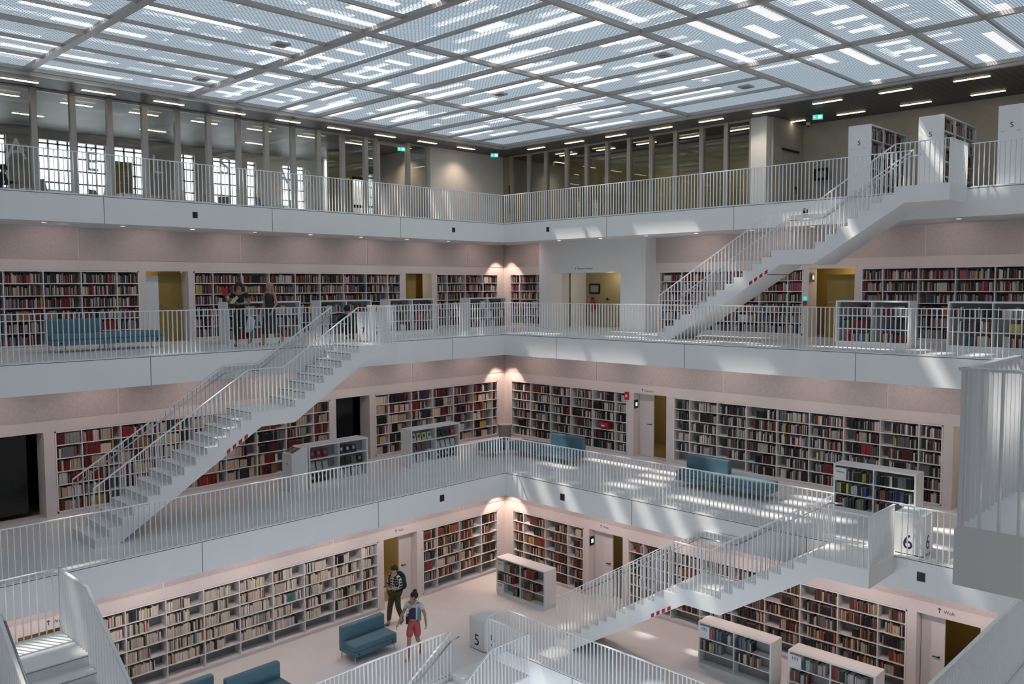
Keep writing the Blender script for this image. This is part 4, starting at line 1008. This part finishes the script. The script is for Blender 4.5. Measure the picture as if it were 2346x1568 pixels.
# lettering over the passages
def sign_text(s, side, lv, u, z, w=None, size=.12, arrow=True):
    w = WL[lv] - .001 if w is None else w; r_, up = ((1, 0, 0) if side == 'L' else (0, -1, 0)), (0, 0, 1)
    size *= .76; o = struct(empty('trim_3', U(side, w, u, 0, z))); sg = 1 if side == 'L' else -1
    t = text('lettering', s, size, M['ink'], None, (0.14, 0, 0) if side == 'L' else (0, -.14, 0), r_, up, .001); t.parent = o
    if arrow: mb = MB(); arrow_up(mb, (.06, 0, -.01) if side == 'L' else (0, -.06, -.01), r_, up, size * 1.0); mb.build('arrow', M['ink'], o)
sign_text('Direktion, Verwaltung', 'R', 7, 19.2, 2.08, BX - .002, .10)
sign_text('Literatur', 'R', 6, 15.1, F6 + 2.04, None, .12)
sign_text('Welt', 'L', 5, 14.3, F5 + 2.10, None, .12); sign_text('Welt', 'R', 5, 14.9, F5 + 2.10, None, .12)
sign_text('Welt', 'R', 5, 5.85, F5 + 2.08, None, .14); sign_text('Welt', 'L', 5, 5.36, F5 + 2.08, None, .14)
# orange-topped table inside the passage behind the man with the backpack
r = empty('table', (14.35, 20.6, F5)); tag(r, 'table with ochre top inside the lit passage behind the backpack man', 'table')
mb = MB(); mb.box(-.5, -.35, .70, .5, .35, .73); mb.build('table_top', M['warmwood'], r)
for x in (-.45, .45):
    for y in (-.3, .3): mb = MB(); mb.tube((x, y, 0), (x, y, .70), .02); mb.build('leg', M['steel'], r)
# reading-room furniture
def chair(x, y, rz, m, label):
    r = empty('shell_chair', (x, y, F8), rz); tag(r, label, 'chair', 'chairs in the reading room')
    mb = MB(); mb.box(-.22, -.22, .43, .22, .22, .46); mb.build('seat', M[m], r, bevel=.012)
    mb = MB(); mb.obox((0, .245, .68), (.21, 0, 0), (0, .012, 0), (0, .05, .22)); mb.build('backrest', M[m], r, bevel=.01)
    for a in (-.18, .18):
        for b in (-.18, .18): mb = MB(); mb.tube((a * 1.1, b * 1.1, 0), (a * .7, b * .7, .43), .011); mb.build('leg', M['steel'], r)
CH = [(8.3, 26.9, 1.9, 'shelf', 'white shell chair facing the seated reader'), (9.7, 27.1, -1.6, 'shelf', 'white shell chair by the É window pane'), (10.2, 28.3, .6, 'grey', 'grey shell chair deeper in the reading room, near the yellow poster'),
      (12.2, 27.0, 2.6, 'shelf', 'white shell chair between the L and S letters'), (13.9, 27.4, -.5, 'grey', 'grey shell chair at the table under the S letter'), (15.3, 27.1, 1.4, 'black', 'black shell chair under the second A letter'),
      (16.6, 27.0, .3, 'shelf', 'white shell chair under the R letter'), (17.8, 27.6, 2.0, 'shelf', 'white shell chair closest to the open glass door')]
for c in CH: chair(*c)
for x, y, lb in ((8.6, 28.2, 'white reading table in front of the seated reader'), (11.2, 27.7, 'white reading table under the L letter'), (13.3, 28.5, 'white reading table under the S letter'), (16.1, 27.9, 'white reading table under the R letter')):
    r = empty('reading_table', (x, y, F8)); tag(r, lb, 'table', 'tables in the reading room')
    mb = MB(); mb.box(-.7, -.4, .71, .7, .4, .735); mb.build('table_top', M['shelf'], r)
    for a in (-.62, .62):
        for b in (-.33, .33): mb = MB(); mb.box(a - .02, b - .02, 0, a + .02, b + .02, .71); mb.build('leg', M['grey'], r)
r = empty('poster_stand', (11.25, 29.4, F8)); tag(r, 'yellow poster board behind the L letter in the reading room', 'poster')
mb = MB(); mb.box(-.4, -.015, .7, .4, .015, 2.0); mb.build('board', M['yellow'], r); mb = MB(); mb.box(-.36, .0, 0, -.33, .03, .7); mb.box(.33, 0, 0, .36, .03, .7); mb.build('stand', M['black'], r)

# ------------------------------------------------------------------ people
def skin_mesh(name, nodes, edges, m, parent, root=0, sub=2, loc=(0, 0, 0), rz=0.0):
    """nodes: list of (x, y, z, radius or (rx, ry)); grown with a Skin modifier"""
    me = bpy.data.meshes.new(name); me.from_pydata([n[:3] for n in nodes], edges, []); me.materials.append(m)
    o = bpy.data.objects.new(name, me); COL.objects.link(o)
    md = o.modifiers.new('skin', 'SKIN'); md.use_smooth_shade = True; md.branch_smoothing = .6
    if not me.skin_vertices: 
        return o
    for i, n in enumerate(nodes):
        r = n[3]; r = (r, r) if not isinstance(r, tuple) else r
        me.skin_vertices[0].data[i].radius = r; me.skin_vertices[0].data[i].use_root = (i == root)
    sb = o.modifiers.new('subsurf', 'SUBSURF'); sb.levels = sub; sb.render_levels = sub
    if parent: o.parent = parent
    return o
def loft(name, rings, m, parent, seg=18, cap=True, fold=0.0):
    """rings: (cx, cy, cz, rx, ry)"""
    mb = MB()
    for k, (cx, cy_, cz, rx, ry) in enumerate(rings):
        for i in range(seg):
            t = 2 * math.pi * i / seg; f = 1 + fold * math.sin(t * 5 + k * .4) * (k / len(rings))
            mb.v.append((cx + rx * f * math.cos(t), cy_ + ry * f * math.sin(t), cz))
    for k in range(len(rings) - 1):
        for i in range(seg):
            j = (i + 1) % seg; mb.f.append((k*seg + i, k*seg + j, (k+1)*seg + j, (k+1)*seg + i)); mb.m.append(0); mb.c.append(None)
    if cap:
        mb.f.append(tuple(range(seg - 1, -1, -1))); mb.f.append(tuple(range((len(rings)-1)*seg, len(rings)*seg))); mb.m += [0, 0]; mb.c += [None] * 2
    # rings running downwards need the opposite winding
    if rings[-1][2] < rings[0][2]: mb.f = [tuple(reversed(f)) for f in mb.f]
    return mb.build(name, m, parent, smooth=True)
def blob(name, parts, m, parent, jitter=0.0, seed=1):
    """a lumpy closed volume from overlapping ellipsoids (hair, packs)"""
    r_ = random.Random(seed); mb = MB()
    for (cx, cy_, cz, rx, ry, rz) in parts:
        n = len(mb.v); R, Q = 8, 12
        for a in range(R + 1):
            th = math.pi * a / R
            for b in range(Q):
                ph = 2 * math.pi * b / Q; j = 1 + r_.uniform(-jitter, jitter)
                mb.v.append((cx + rx * j * math.sin(th) * math.cos(ph), cy_ + ry * j * math.sin(th) * math.sin(ph), cz + rz * j * math.cos(th)))
        for a in range(R):
            for b in range(Q):
                c = (b + 1) % Q; mb.f.append((n + a*Q + b, n + (a+1)*Q + b, n + (a+1)*Q + c, n + a*Q + c)); mb.m.append(0); mb.c.append(None)
    return mb.build(name, m, parent, smooth=True)

class Fig:
    """joint positions in local coordinates: x to the person's right, y forward, z up"""
    def __init__(s, h=1.70):
        k = h / 1.70; s.k = k
        s.J = dict(pelvis=(0, 0, .94), waist=(0, .0, 1.08), chest=(0, .01, 1.28), collar=(0, 0, 1.40), neck=(0, .01, 1.47), head=(0, .025, 1.56), crown=(0, .015, 1.645))
        for sd, n in ((1, 'r'), (-1, 'l')):
            s.J.update({'hip' + n: (.085 * sd, 0, .90), 'knee' + n: (.095 * sd, .02, .49), 'ank' + n: (.10 * sd, -.01, .085), 'heel' + n: (.10 * sd, -.05, .035), 'toe' + n: (.11 * sd, .15, .03),
                        'sho' + n: (.165 * sd, 0, 1.385), 'elb' + n: (.21 * sd, -.02, 1.11), 'wri' + n: (.22 * sd, .05, .88)})
        s.J = {a: tuple(c * k for c in b) for a, b in s.J.items()}
    def set(s, **kw):
        for a, b in kw.items(): s.J[a] = tuple(c * s.k for c in b)
        return s
    def shift(s, names, d):
        for n in names: s.J[n] = tuple(a + b * s.k for a, b in zip(s.J[n], d))
        return s
def hand_nodes(nodes, edges, wi, wpos, d, side, palm, curl=.5):
    """palm, four unequal fingers and a thumb leaving the side of the palm"""
    d = Vector(d).normalized(); palm = Vector(palm); lat = d.cross(palm).normalized() * side; palm = lat.cross(d) * side
    def add(p, r, frm): nodes.append((*p, r)); edges.append((frm, len(nodes) - 1)); return len(nodes) - 1
    w = Vector(wpos); p = add(w + d * .045, (.030, .017), wi); p2 = add(w + d * .075, (.036, .015), p)
    for k, (off, ln) in enumerate(((-.030, .062), (-.010, .074), (.010, .070), (.028, .055))):
        a = w + d * .088 + lat * off; i1 = add(a, .0095, p2)
        b = a + (d * math.cos(curl) + palm * math.sin(curl)) * ln * .55; i2 = add(b, .0085, i1)
        c = b + (d * math.cos(curl * 2) + palm * math.sin(curl * 2)) * ln * .45; add(c, .0075, i2)
    a = w + d * .04 - lat * .034 + palm * .008; i1 = add(a, .011, p); add(a + (d * .8 - lat * .35 + palm * .5).normalized() * .05, .009, i1)
def person(name, label, loc, rz, fig, skin, hands=None, build=1.0, head_turn=0.0):
    root = empty('person', loc, rz); tag(root, label, 'person'); J = fig.J; b = build
    R = dict(pelvis=(.135, .10), waist=(.115, .085), chest=(.135, .10), collar=(.10, .075), neck=(.052, .055), head=(.078, .092), crown=(.052, .062), hipr=.085, hipl=.085, kneer=.056, kneel=.056, ankr=.038, ankl=.038,
             heelr=.038, heell=.038, toer=(.040, .024), toel=(.040, .024), shor=.052, shol=.052, elbr=.038, elbl=.038, wrir=.026, wril=.026)
    order = ['pelvis', 'waist', 'chest', 'collar', 'neck', 'head', 'crown'] + [a + n for n in 'rl' for a in ('hip', 'knee', 'ank', 'heel', 'toe', 'sho', 'elb', 'wri')]
    nodes = []; idx = {}
    for n in order:
        r = R[n]; r = tuple(x * b for x in r) if isinstance(r, tuple) else r * b; idx[n] = len(nodes); nodes.append((*J[n], r))
    E_ = [('pelvis', 'waist'), ('waist', 'chest'), ('chest', 'collar'), ('collar', 'neck'), ('neck', 'head'), ('head', 'crown')]
    for n in 'rl': E_ += [('pelvis', 'hip' + n), ('hip' + n, 'knee' + n), ('knee' + n, 'ank' + n), ('ank' + n, 'heel' + n), ('ank' + n, 'toe' + n), ('collar', 'sho' + n), ('sho' + n, 'elb' + n), ('elb' + n, 'wri' + n)]
    edges = [(idx[a], idx[c]) for a, c in E_]
    hands = hands or {}
    for n, sd in (('r', 1), ('l', -1)):
        d = Vector(J['wri' + n]) - Vector(J['elb' + n]); hd = hands.get(n, {})
        hand_nodes(nodes, edges, idx['wri' + n], J['wri' + n], hd.get('d', d), sd, hd.get('palm', (-sd * .9, .2, 0)), hd.get('curl', .5))
    # nose grown from the head
    ct, st = math.cos(head_turn), math.sin(head_turn); hx = lambda x, y, z: (J['head'][0] + x * ct - y * st, J['head'][1] + x * st + y * ct, J['head'][2] + z)
    nodes.append((*hx(0, .098, -.004), .011)); edges.append((idx['head'], len(nodes) - 1))
    for sx in (-1, 1): nodes.append((*hx(sx * .083, -.005, 0), .013)); edges.append((idx['head'], len(nodes) - 1))
    body = skin_mesh('body', nodes, edges, skin, root)
    for sx in (-1, 1): blob('eye', [(*hx(sx * .031, .083, .018), .012, .007, .007)], M['hairdark'], root)
    blob('mouth', [(*hx(0, .084, -.042), .022, .008, .006)], M['red'], root)
    return root, hx
def limb(name, fig, chain, m, root, sub=2, rt=0):
    """clothing grown along joints: chain of (joint or xyz, radius) lists joined at their first element"""
    nodes, edges, seen = [], [], {}
    for ch in chain:
        prev = None
        for j, r in ch:
            key = j if isinstance(j, str) else tuple(j)
            if key in seen: i = seen[key]
            else:
                p = fig.J[j] if isinstance(j, str) else j; i = len(nodes); nodes.append((*p, r)); seen[key] = i
            if prev is not None and (prev, i) not in edges: edges.append((prev, i))
            prev = i
    return skin_mesh(name, nodes, edges, m, root, rt, sub)
def mid(fig, a, b, t): A, B = Vector(fig.J[a]), Vector(fig.J[b]); return tuple(A + (B - A) * t)
def shoe(fig, n, m, root, r=.046):
    J = fig.J; h, t = Vector(J['heel' + n]), Vector(J['toe' + n]); 
    return skin_mesh('shoe', [(*h, (r * .85, r)), (*(h + (t - h) * .5 + Vector((0, 0, .008))), (r, r * .85)), (*t, (r, r * .62)), (*(Vector(J['ank' + n]) + Vector((0, 0, -.02))), r * .9)], [(0, 1), (1, 2), (0, 3)], m, root, 0, 2)
def standing_book(name, label, loc, rot, col, size=(.15, .025, .21)):
    mb = MB(); a, b, c = (x / 2 for x in size); mb.box(-a, -b, -c, a, b, c, 0, col); o = mb.build('book', M['book'], loc=loc, rot=rot); tag(o, label, 'book'); return o

# woman in black with curly hair, holding books (upper gallery)
f = Fig(1.66); f.set(elbr=(.27, .02, 1.13), wrir=(.30, .20, 1.28), elbl=(-.25, -.01, 1.12), wril=(-.06, .21, 1.13), kneer=(.09, .05, .50), ankr=(.09, 0, .085), kneel=(-.13, .10, .52), ankl=(-.22, -.14, .20), heell=(-.23, -.19, .17), toel=(-.22, .0, .07))
ra = math.atan2(-.80, -.60) - math.pi / 2
root, hx = person('person', 'smiling person in black with dark curly hair holding two books at the railing', (10.62, 20.22, 0), ra, f, M['skin2'], {'r': dict(d=(0, .3, 1), palm=(-1, .2, 0), curl=.7), 'l': dict(d=(1, .4, .1), palm=(0, -1, 0), curl=.7)})
limb('black_top', f, [[('pelvis', (.15, .11)), ('waist', (.128, .098)), ('chest', (.148, .112)), ('collar', (.112, .085)), ('shor', .066), (mid(f, 'shor', 'elbr', .5), .062)], [('collar', (.112, .085)), ('shol', .066), (mid(f, 'shol', 'elbl', .5), .062)]], M['clothblack'], root)
limb('black_trousers', f, [[('waist', (.122, .09)), ('pelvis', (.152, .115)), ('hipr', .098), ('kneer', .068), (mid(f, 'kneer', 'ankr', .9), .05)], [('pelvis', (.152, .115)), ('hipl', .098), ('kneel', .068), (mid(f, 'kneel', 'ankl', .9), .05)]], M['clothblack'], root)
for n in 'rl': shoe(f, n, M['black'], root)
hz = f.J['head']; blob('curly_hair', [(hz[0], hz[1] - .035, hz[2] + .02, .115, .095, .115), (hz[0] - .08, hz[1] - .03, hz[2] - .05, .06, .07, .09), (hz[0] + .08, hz[1] - .03, hz[2] - .05, .06, .07, .09), (hz[0], hz[1] + .01, hz[2] + .075, .09, .08, .05)], M['hairdark'], root, .10)
def loc_of(rt, p): return (Matrix.Translation(rt.location) @ Matrix.Rotation(rt.rotation_euler.z, 4, 'Z')) @ Vector(p)
standing_book('book', 'red book raised in the hand of the curly-haired person', loc_of(root, (.30, .27, 1.40)), (0, .1, ra + .2), (.34, .012, .015), (.14, .03, .19))
standing_book('book', 'pale yellow book held against the chest of the curly-haired person', loc_of(root, (.07, .235, 1.20)), (0, .9, ra), (.55, .48, .22), (.20, .03, .07))
r = empty('cloth_bag', loc_of(root, (-.26, .10, 0)), ra); tag(r, 'pale cloth bag hanging beside the curly-haired person', 'bag')
loft('bag_body', [(0, 0, .78, .03, .02), (-.03, 0, .66, .11, .045), (0, .02, .48, .10, .05), (.05, 0, .36, .05, .03)], M['bagwhite'], r)
mb = MB(); mb.tube((0, 0, .78), (.03, -.03, 1.05), .008); mb.build('strap', M['bagwhite'], r)

# blonde woman in an olive dress, walking
f = Fig(1.66); f.set(elbr=(.17, .02, 1.12), wrir=(.13, .16, .90), elbl=(-.20, -.05, 1.12), wril=(-.20, .10, .92), kneer=(.06, .14, .52), ankr=(.07, .20, .10), heelr=(.07, .16, .035), toer=(.08, .35, .03), kneel=(-.06, -.04, .50), ankl=(-.06, -.36, .17), heell=(-.06, -.43, .13), toel=(-.06, -.24, .03))
ra = math.atan2(-.25, -.97) - math.pi / 2
root, hx = person('person', 'person with long blond hair in a sleeveless olive dress facing the curly-haired one', (11.42, 20.12, 0), ra, f, M['skin'], {'r': dict(palm=(-.9, .2, 0), curl=.5)}, .92)
loft('olive_dress', [(0, .0, 1.36, .10, .07), (0, .01, 1.28, .138, .112), (0, .0, 1.06, .118, .098), (0, 0, .92, .155, .13), (0, .01, .70, .165, .17), (0, .0, .45, .17, .24), (0, -.02, .30, .175, .30)], M['clotholive'], root, 20, True, .05)
mb = MB(); mb.tube((.07, .03, 1.33), (.07, -.02, 1.43), .012); mb.tube((-.07, .03, 1.33), (-.07, -.02, 1.43), .012); mb.build('dress_straps', M['clotholive'], root)
for n in 'rl': shoe(f, n, M['skin'], root, .036)
hz = f.J['head']; blob('long_hair', [(hz[0], hz[1] - .03, hz[2] + .03, .096, .092, .10), (hz[0], hz[1] - .085, hz[2] - .08, .085, .055, .13), (hz[0], hz[1] - .09, hz[2] - .19, .07, .045, .13), (hz[0] + .06, hz[1] - .03, hz[2] - .09, .035, .05, .12)], M['hairblond'], root, .05)
r = empty('paper_bag', loc_of(root, (.15, .20, 0)), ra); tag(r, 'small white bag carried low by the person in the olive dress', 'bag')
mb = MB(); mb.box(-.03, -.07, .62, .03, .07, .80); mb.build('bag_body', M['bagwhite'], r); mb = MB(); mb.tube((0, -.04, .80), (0, 0, .86), .005); mb.tube((0, .04, .80), (0, 0, .86), .005); mb.build('handle', M['bagwhite'], r)

# visitor crouching at the low case
f = Fig(1.68); f.set(pelvis=(0, -.12, .33), waist=(0, -.05, .48), chest=(0, .06, .64), collar=(0, .12, .74), neck=(0, .15, .80), head=(0, .18, .88), crown=(0, .17, .965),
    hipr=(.09, -.10, .31), hipl=(-.09, -.10, .31), kneer=(.16, .26, .46), kneel=(-.16, .22, .30), ankr=(.14, .02, .085), ankl=(-.14, -.12, .11), heelr=(.14, -.03, .035), heell=(-.14, -.17, .10), toer=(.16, .17, .03), toel=(-.15, .04, .03),
    shor=(.17, .10, .72), shol=(-.17, .10, .72), elbr=(.23, .27, .60), elbl=(-.23, .24, .56), wrir=(.12, .42, .66), wril=(-.12, .40, .58))
root, hx = person('person', 'person in dark clothes crouching to browse a low shelf behind the staircase top', (14.20, 20.48, 0), .15, f, M['skin'], {'r': dict(d=(-.2, 1, .1), palm=(-1, 0, 0), curl=.5), 'l': dict(d=(.2, 1, 0), palm=(1, 0, 0), curl=.5)})
limb('dark_jacket', f, [[('pelvis', (.16, .13)), ('waist', (.145, .115)), ('chest', (.165, .125)), ('collar', (.12, .09)), ('shor', .075), ('elbr', .056), (mid(f, 'elbr', 'wrir', .85), .042)], [('collar', (.12, .09)), ('shol', .075), ('elbl', .056), (mid(f, 'elbl', 'wril', .85), .042)]], M['pack'], root)
limb('dark_trousers', f, [[('pelvis', (.165, .13)), ('hipr', .105), ('kneer', .074), (mid(f, 'kneer', 'ankr', .9), .052)], [('pelvis', (.165, .13)), ('hipl', .105), ('kneel', .074), (mid(f, 'kneel', 'ankl', .85), .052)]], M['clothblack'], root)
for n in 'rl': shoe(f, n, M['shoegrey'], root)
hz = f.J['head']; blob('dark_hair', [(hz[0], hz[1] - .03, hz[2] + .025, .096, .10, .10)], M['hairdark'], root, .04)

# man with backpack at the lowest passage
f = Fig(1.62); f.set(elbr=(.25, .02, 1.13), wrir=(.12, .24, 1.08), elbl=(-.25, .0, 1.13), wril=(-.10, .22, 1.10), kneer=(.10, .10, .50), ankr=(.11, .15, .085), heelr=(.11, .11, .035), toer=(.12, .31, .03), kneel=(-.10, -.02, .50), ankl=(-.10, -.18, .12), heell=(-.10, -.23, .09), toel=(-.11, -.05, .03))
ra = math.atan2(-.10, -1.0) - math.pi / 2
root, hx = person('person', 'person in checked shirt and moss green trousers holding a cup at the passage', (13.50, 17.66, F5), ra, f, M['skin'], {'r': dict(d=(-.7, .7, 0), palm=(-.6, -.6, 0), curl=.8), 'l': dict(d=(.7, .7, 0), palm=(.6, -.6, 0), curl=.8)})
limb('checked_shirt', f, [[((0, .0, .86), (.155, .115)), ('waist', (.145, .11)), ('chest', (.16, .12)), ('collar', (.12, .09)), ('shor', .072), ('elbr', .056), (mid(f, 'elbr', 'wrir', .45), .048)], [('collar', (.12, .09)), ('shol', .072), ('elbl', .056), (mid(f, 'elbl', 'wril', .45), .048)]], M['check'], root)
limb('green_trousers', f, [[('pelvis', (.148, .112)), ('hipr', .102), ('kneer', .076), (mid(f, 'kneer', 'ankr', .93), .06)], [('pelvis', (.148, .112)), ('hipl', .102), ('kneel', .076), (mid(f, 'kneel', 'ankl', .93), .06)]], M['trousers'], root)
for n in 'rl': shoe(f, n, M['shoegrey'], root, .05)
hz = f.J['head']; blob('short_hair', [(hz[0], hz[1] - .022, hz[2] + .045, .093, .105, .085), (hz[0], hz[1] + .03, hz[2] + .085, .07, .07, .035)], M['hairdark'], root, .05)
r = empty('backpack', loc_of(root, (0, -.22, 0)), ra); tag(r, 'dark teal backpack on the back of the person in the checked shirt', 'backpack')
blob('pack_body', [(0, -.01, 1.12, .165, .11, .26), (0, -.06, 1.02, .14, .09, .15), (0, .02, 1.30, .13, .08, .10)], M['pack'], r)
for x in (-.10, .10):
    mb = MB(); pts = [(x, .08, 1.36), (x, .20, 1.385), (x, .315, 1.33), (x * 1.1, .335, 1.18), (x * 1.3, .27, 1.02), (x * 1.45, .10, .98)]
    for a, b in zip(pts[:-1], pts[1:]): mb.tube(a, b, .016)
    mb.build('shoulder_strap', M['pack'], r)
r = empty('paper_cup', loc_of(root, (.015, .335, 1.00))); tag(r, 'white lidded cup held by the person with the backpack', 'cup')
mb = MB(); mb.tube((0, 0, 0), (0, 0, .11), .03, .04, 14); mb.build('cup', M['shoewhite'], r); mb = MB(); mb.tube((0, 0, .11), (0, 0, .125), .042, .036, 14); mb.build('lid', M['black'], r)

# woman with pink shorts walking on the lowest gallery
f = Fig(1.63); f.set(elbr=(.28, .06, 1.13), wrir=(.34, .22, .93), elbl=(-.27, -.05, 1.12), wril=(-.30, -.04, .88), kneer=(.08, .17, .50), ankr=(.09, .20, .10), heelr=(.09, .16, .035), toer=(.10, .36, .03), kneel=(-.08, .0, .48), ankl=(-.08, -.30, .15), heell=(-.08, -.36, .11), toel=(-.09, -.17, .03))
ra = math.atan2(-.52, -.86) - math.pi / 2
root, hx = person('person', 'person in white printed tee and coral shorts with hair bun walking past blue sofa', (12.60, 15.74, F5), ra, f, M['skin'], {'r': dict(palm=(-.8, -.3, 0), curl=.35), 'l': dict(palm=(.9, .1, 0), curl=.6)}, 1.0, .45)
limb('white_tee', f, [[((0, .0, .90), (.15, .115)), ('waist', (.142, .112)), ('chest', (.158, .12)), ('collar', (.118, .086)), ('shor', .072), (mid(f, 'shor', 'elbr', .55), .064)], [('collar', (.118, .086)), ('shol', .072), (mid(f, 'shol', 'elbl', .55), .064)]], M['teewhite'], root)
limb('coral_shorts', f, [[('waist', (.12, .092)), ('pelvis', (.155, .125)), ('hipr', .112), (mid(f, 'hipr', 'kneer', .92), .088)], [('pelvis', (.155, .125)), ('hipl', .112), (mid(f, 'hipl', 'kneel', .92), .088)]], M['pink'], root)
mb = MB(); 
for i in range(6):
    for j in range(6):
        pass
mb.obox((.0, .125, 1.12), (.085, .012, 0), (0, .004, 0), (0, -.004, .14)); mb.build('shirt_print', M['ink'], root)
loft('blue_side_panel', [(-.13, -.02, 1.28, .03, .05), (-.135, -.01, 1.1, .035, .085), (-.14, .0, .93, .035, .09)], M['teeblue'], root, 12)
for n in 'rl': shoe(f, n, M['shoewhite'], root, .044)
hz = f.J['head']; blob('dark_hair_with_bun', [(hz[0] - .01, hz[1] - .035, hz[2] + .035, .098, .10, .10), (hz[0] - .02, hz[1] - .05, hz[2] + .14, .05, .05, .045)], M['hairdark'], root, .05)
r = empty('shoulder_bag', loc_of(root, (.18, -.05, 0)), ra); tag(r, 'dark shoulder bag with pale strap worn by the person in coral shorts', 'bag')
mb = MB(); mb.box(-.02, -.09, .80, .03, .07, 1.02); mb.build('bag_body', M['black'], r, bevel=.01)
mb = MB(); pts = [(0, .06, 1.0), (-.04, .18, 1.16), (-.18, .19, 1.30), (-.29, .10, 1.42), (-.28, -.02, 1.43)]
for a, b in zip(pts[:-1], pts[1:]): mb.tube(a, b, .012)
mb.build('strap', M['teewhite'], r)

# reader seated behind the glass
f = Fig(1.72); f.set(pelvis=(0, -.05, .50), waist=(0, -.03, .66), chest=(0, .03, .86), collar=(0, .06, .97), neck=(0, .10, 1.04), head=(0, .14, 1.12), crown=(0, .14, 1.205), hipr=(.09, -.03, .49), hipl=(-.09, -.03, .49),
    kneer=(.11, .40, .50), kneel=(-.11, .40, .50), ankr=(.11, .38, .085), ankl=(-.11, .42, .085), heelr=(.11, .34, .035), heell=(-.11, .38, .035), toer=(.11, .54, .03), toel=(-.11, .58, .03), shor=(.165, .05, .96), shol=(-.165, .05, .96), elbr=(.22, .12, .72), elbl=(-.22, .12, .72), wrir=(.12, .38, .77), wril=(-.12, .38, .77))
root, hx = person('person', 'dark-haired reader seated in profile behind the glass at the left edge', (7.05, 27.0, F8), -math.pi / 2, f, M['skin'], {'r': dict(d=(-.2, 1, 0), palm=(0, 0, -1)), 'l': dict(d=(.2, 1, 0), palm=(0, 0, -1))})
limb('dark_sweater', f, [[('pelvis', (.15, .12)), ('waist', (.14, .11)), ('chest', (.16, .12)), ('collar', (.12, .09)), ('shor', .07), ('elbr', .055), (mid(f, 'elbr', 'wrir', .85), .042)], [('collar', (.12, .09)), ('shol', .07), ('elbl', .055), (mid(f, 'elbl', 'wril', .85), .042)]], M['clothblack'], root)
limb('trousers', f, [[('pelvis', (.155, .12)), ('hipr', .1), ('kneer', .073), (mid(f, 'kneer', 'ankr', .9), .055)], [('pelvis', (.155, .12)), ('hipl', .1), ('kneel', .073), (mid(f, 'kneel', 'ankl', .9), .055)]], M['clothblack'], root)
for n in 'rl': shoe(f, n, M['black'], root)
hz = f.J['head']; blob('dark_hair', [(hz[0], hz[1] - .03, hz[2] + .035, .096, .105, .10)], M['hairdark'], root, .04)
chair(6.98, 27.0, math.pi / 2, 'black', 'black chair carrying the seated reader')
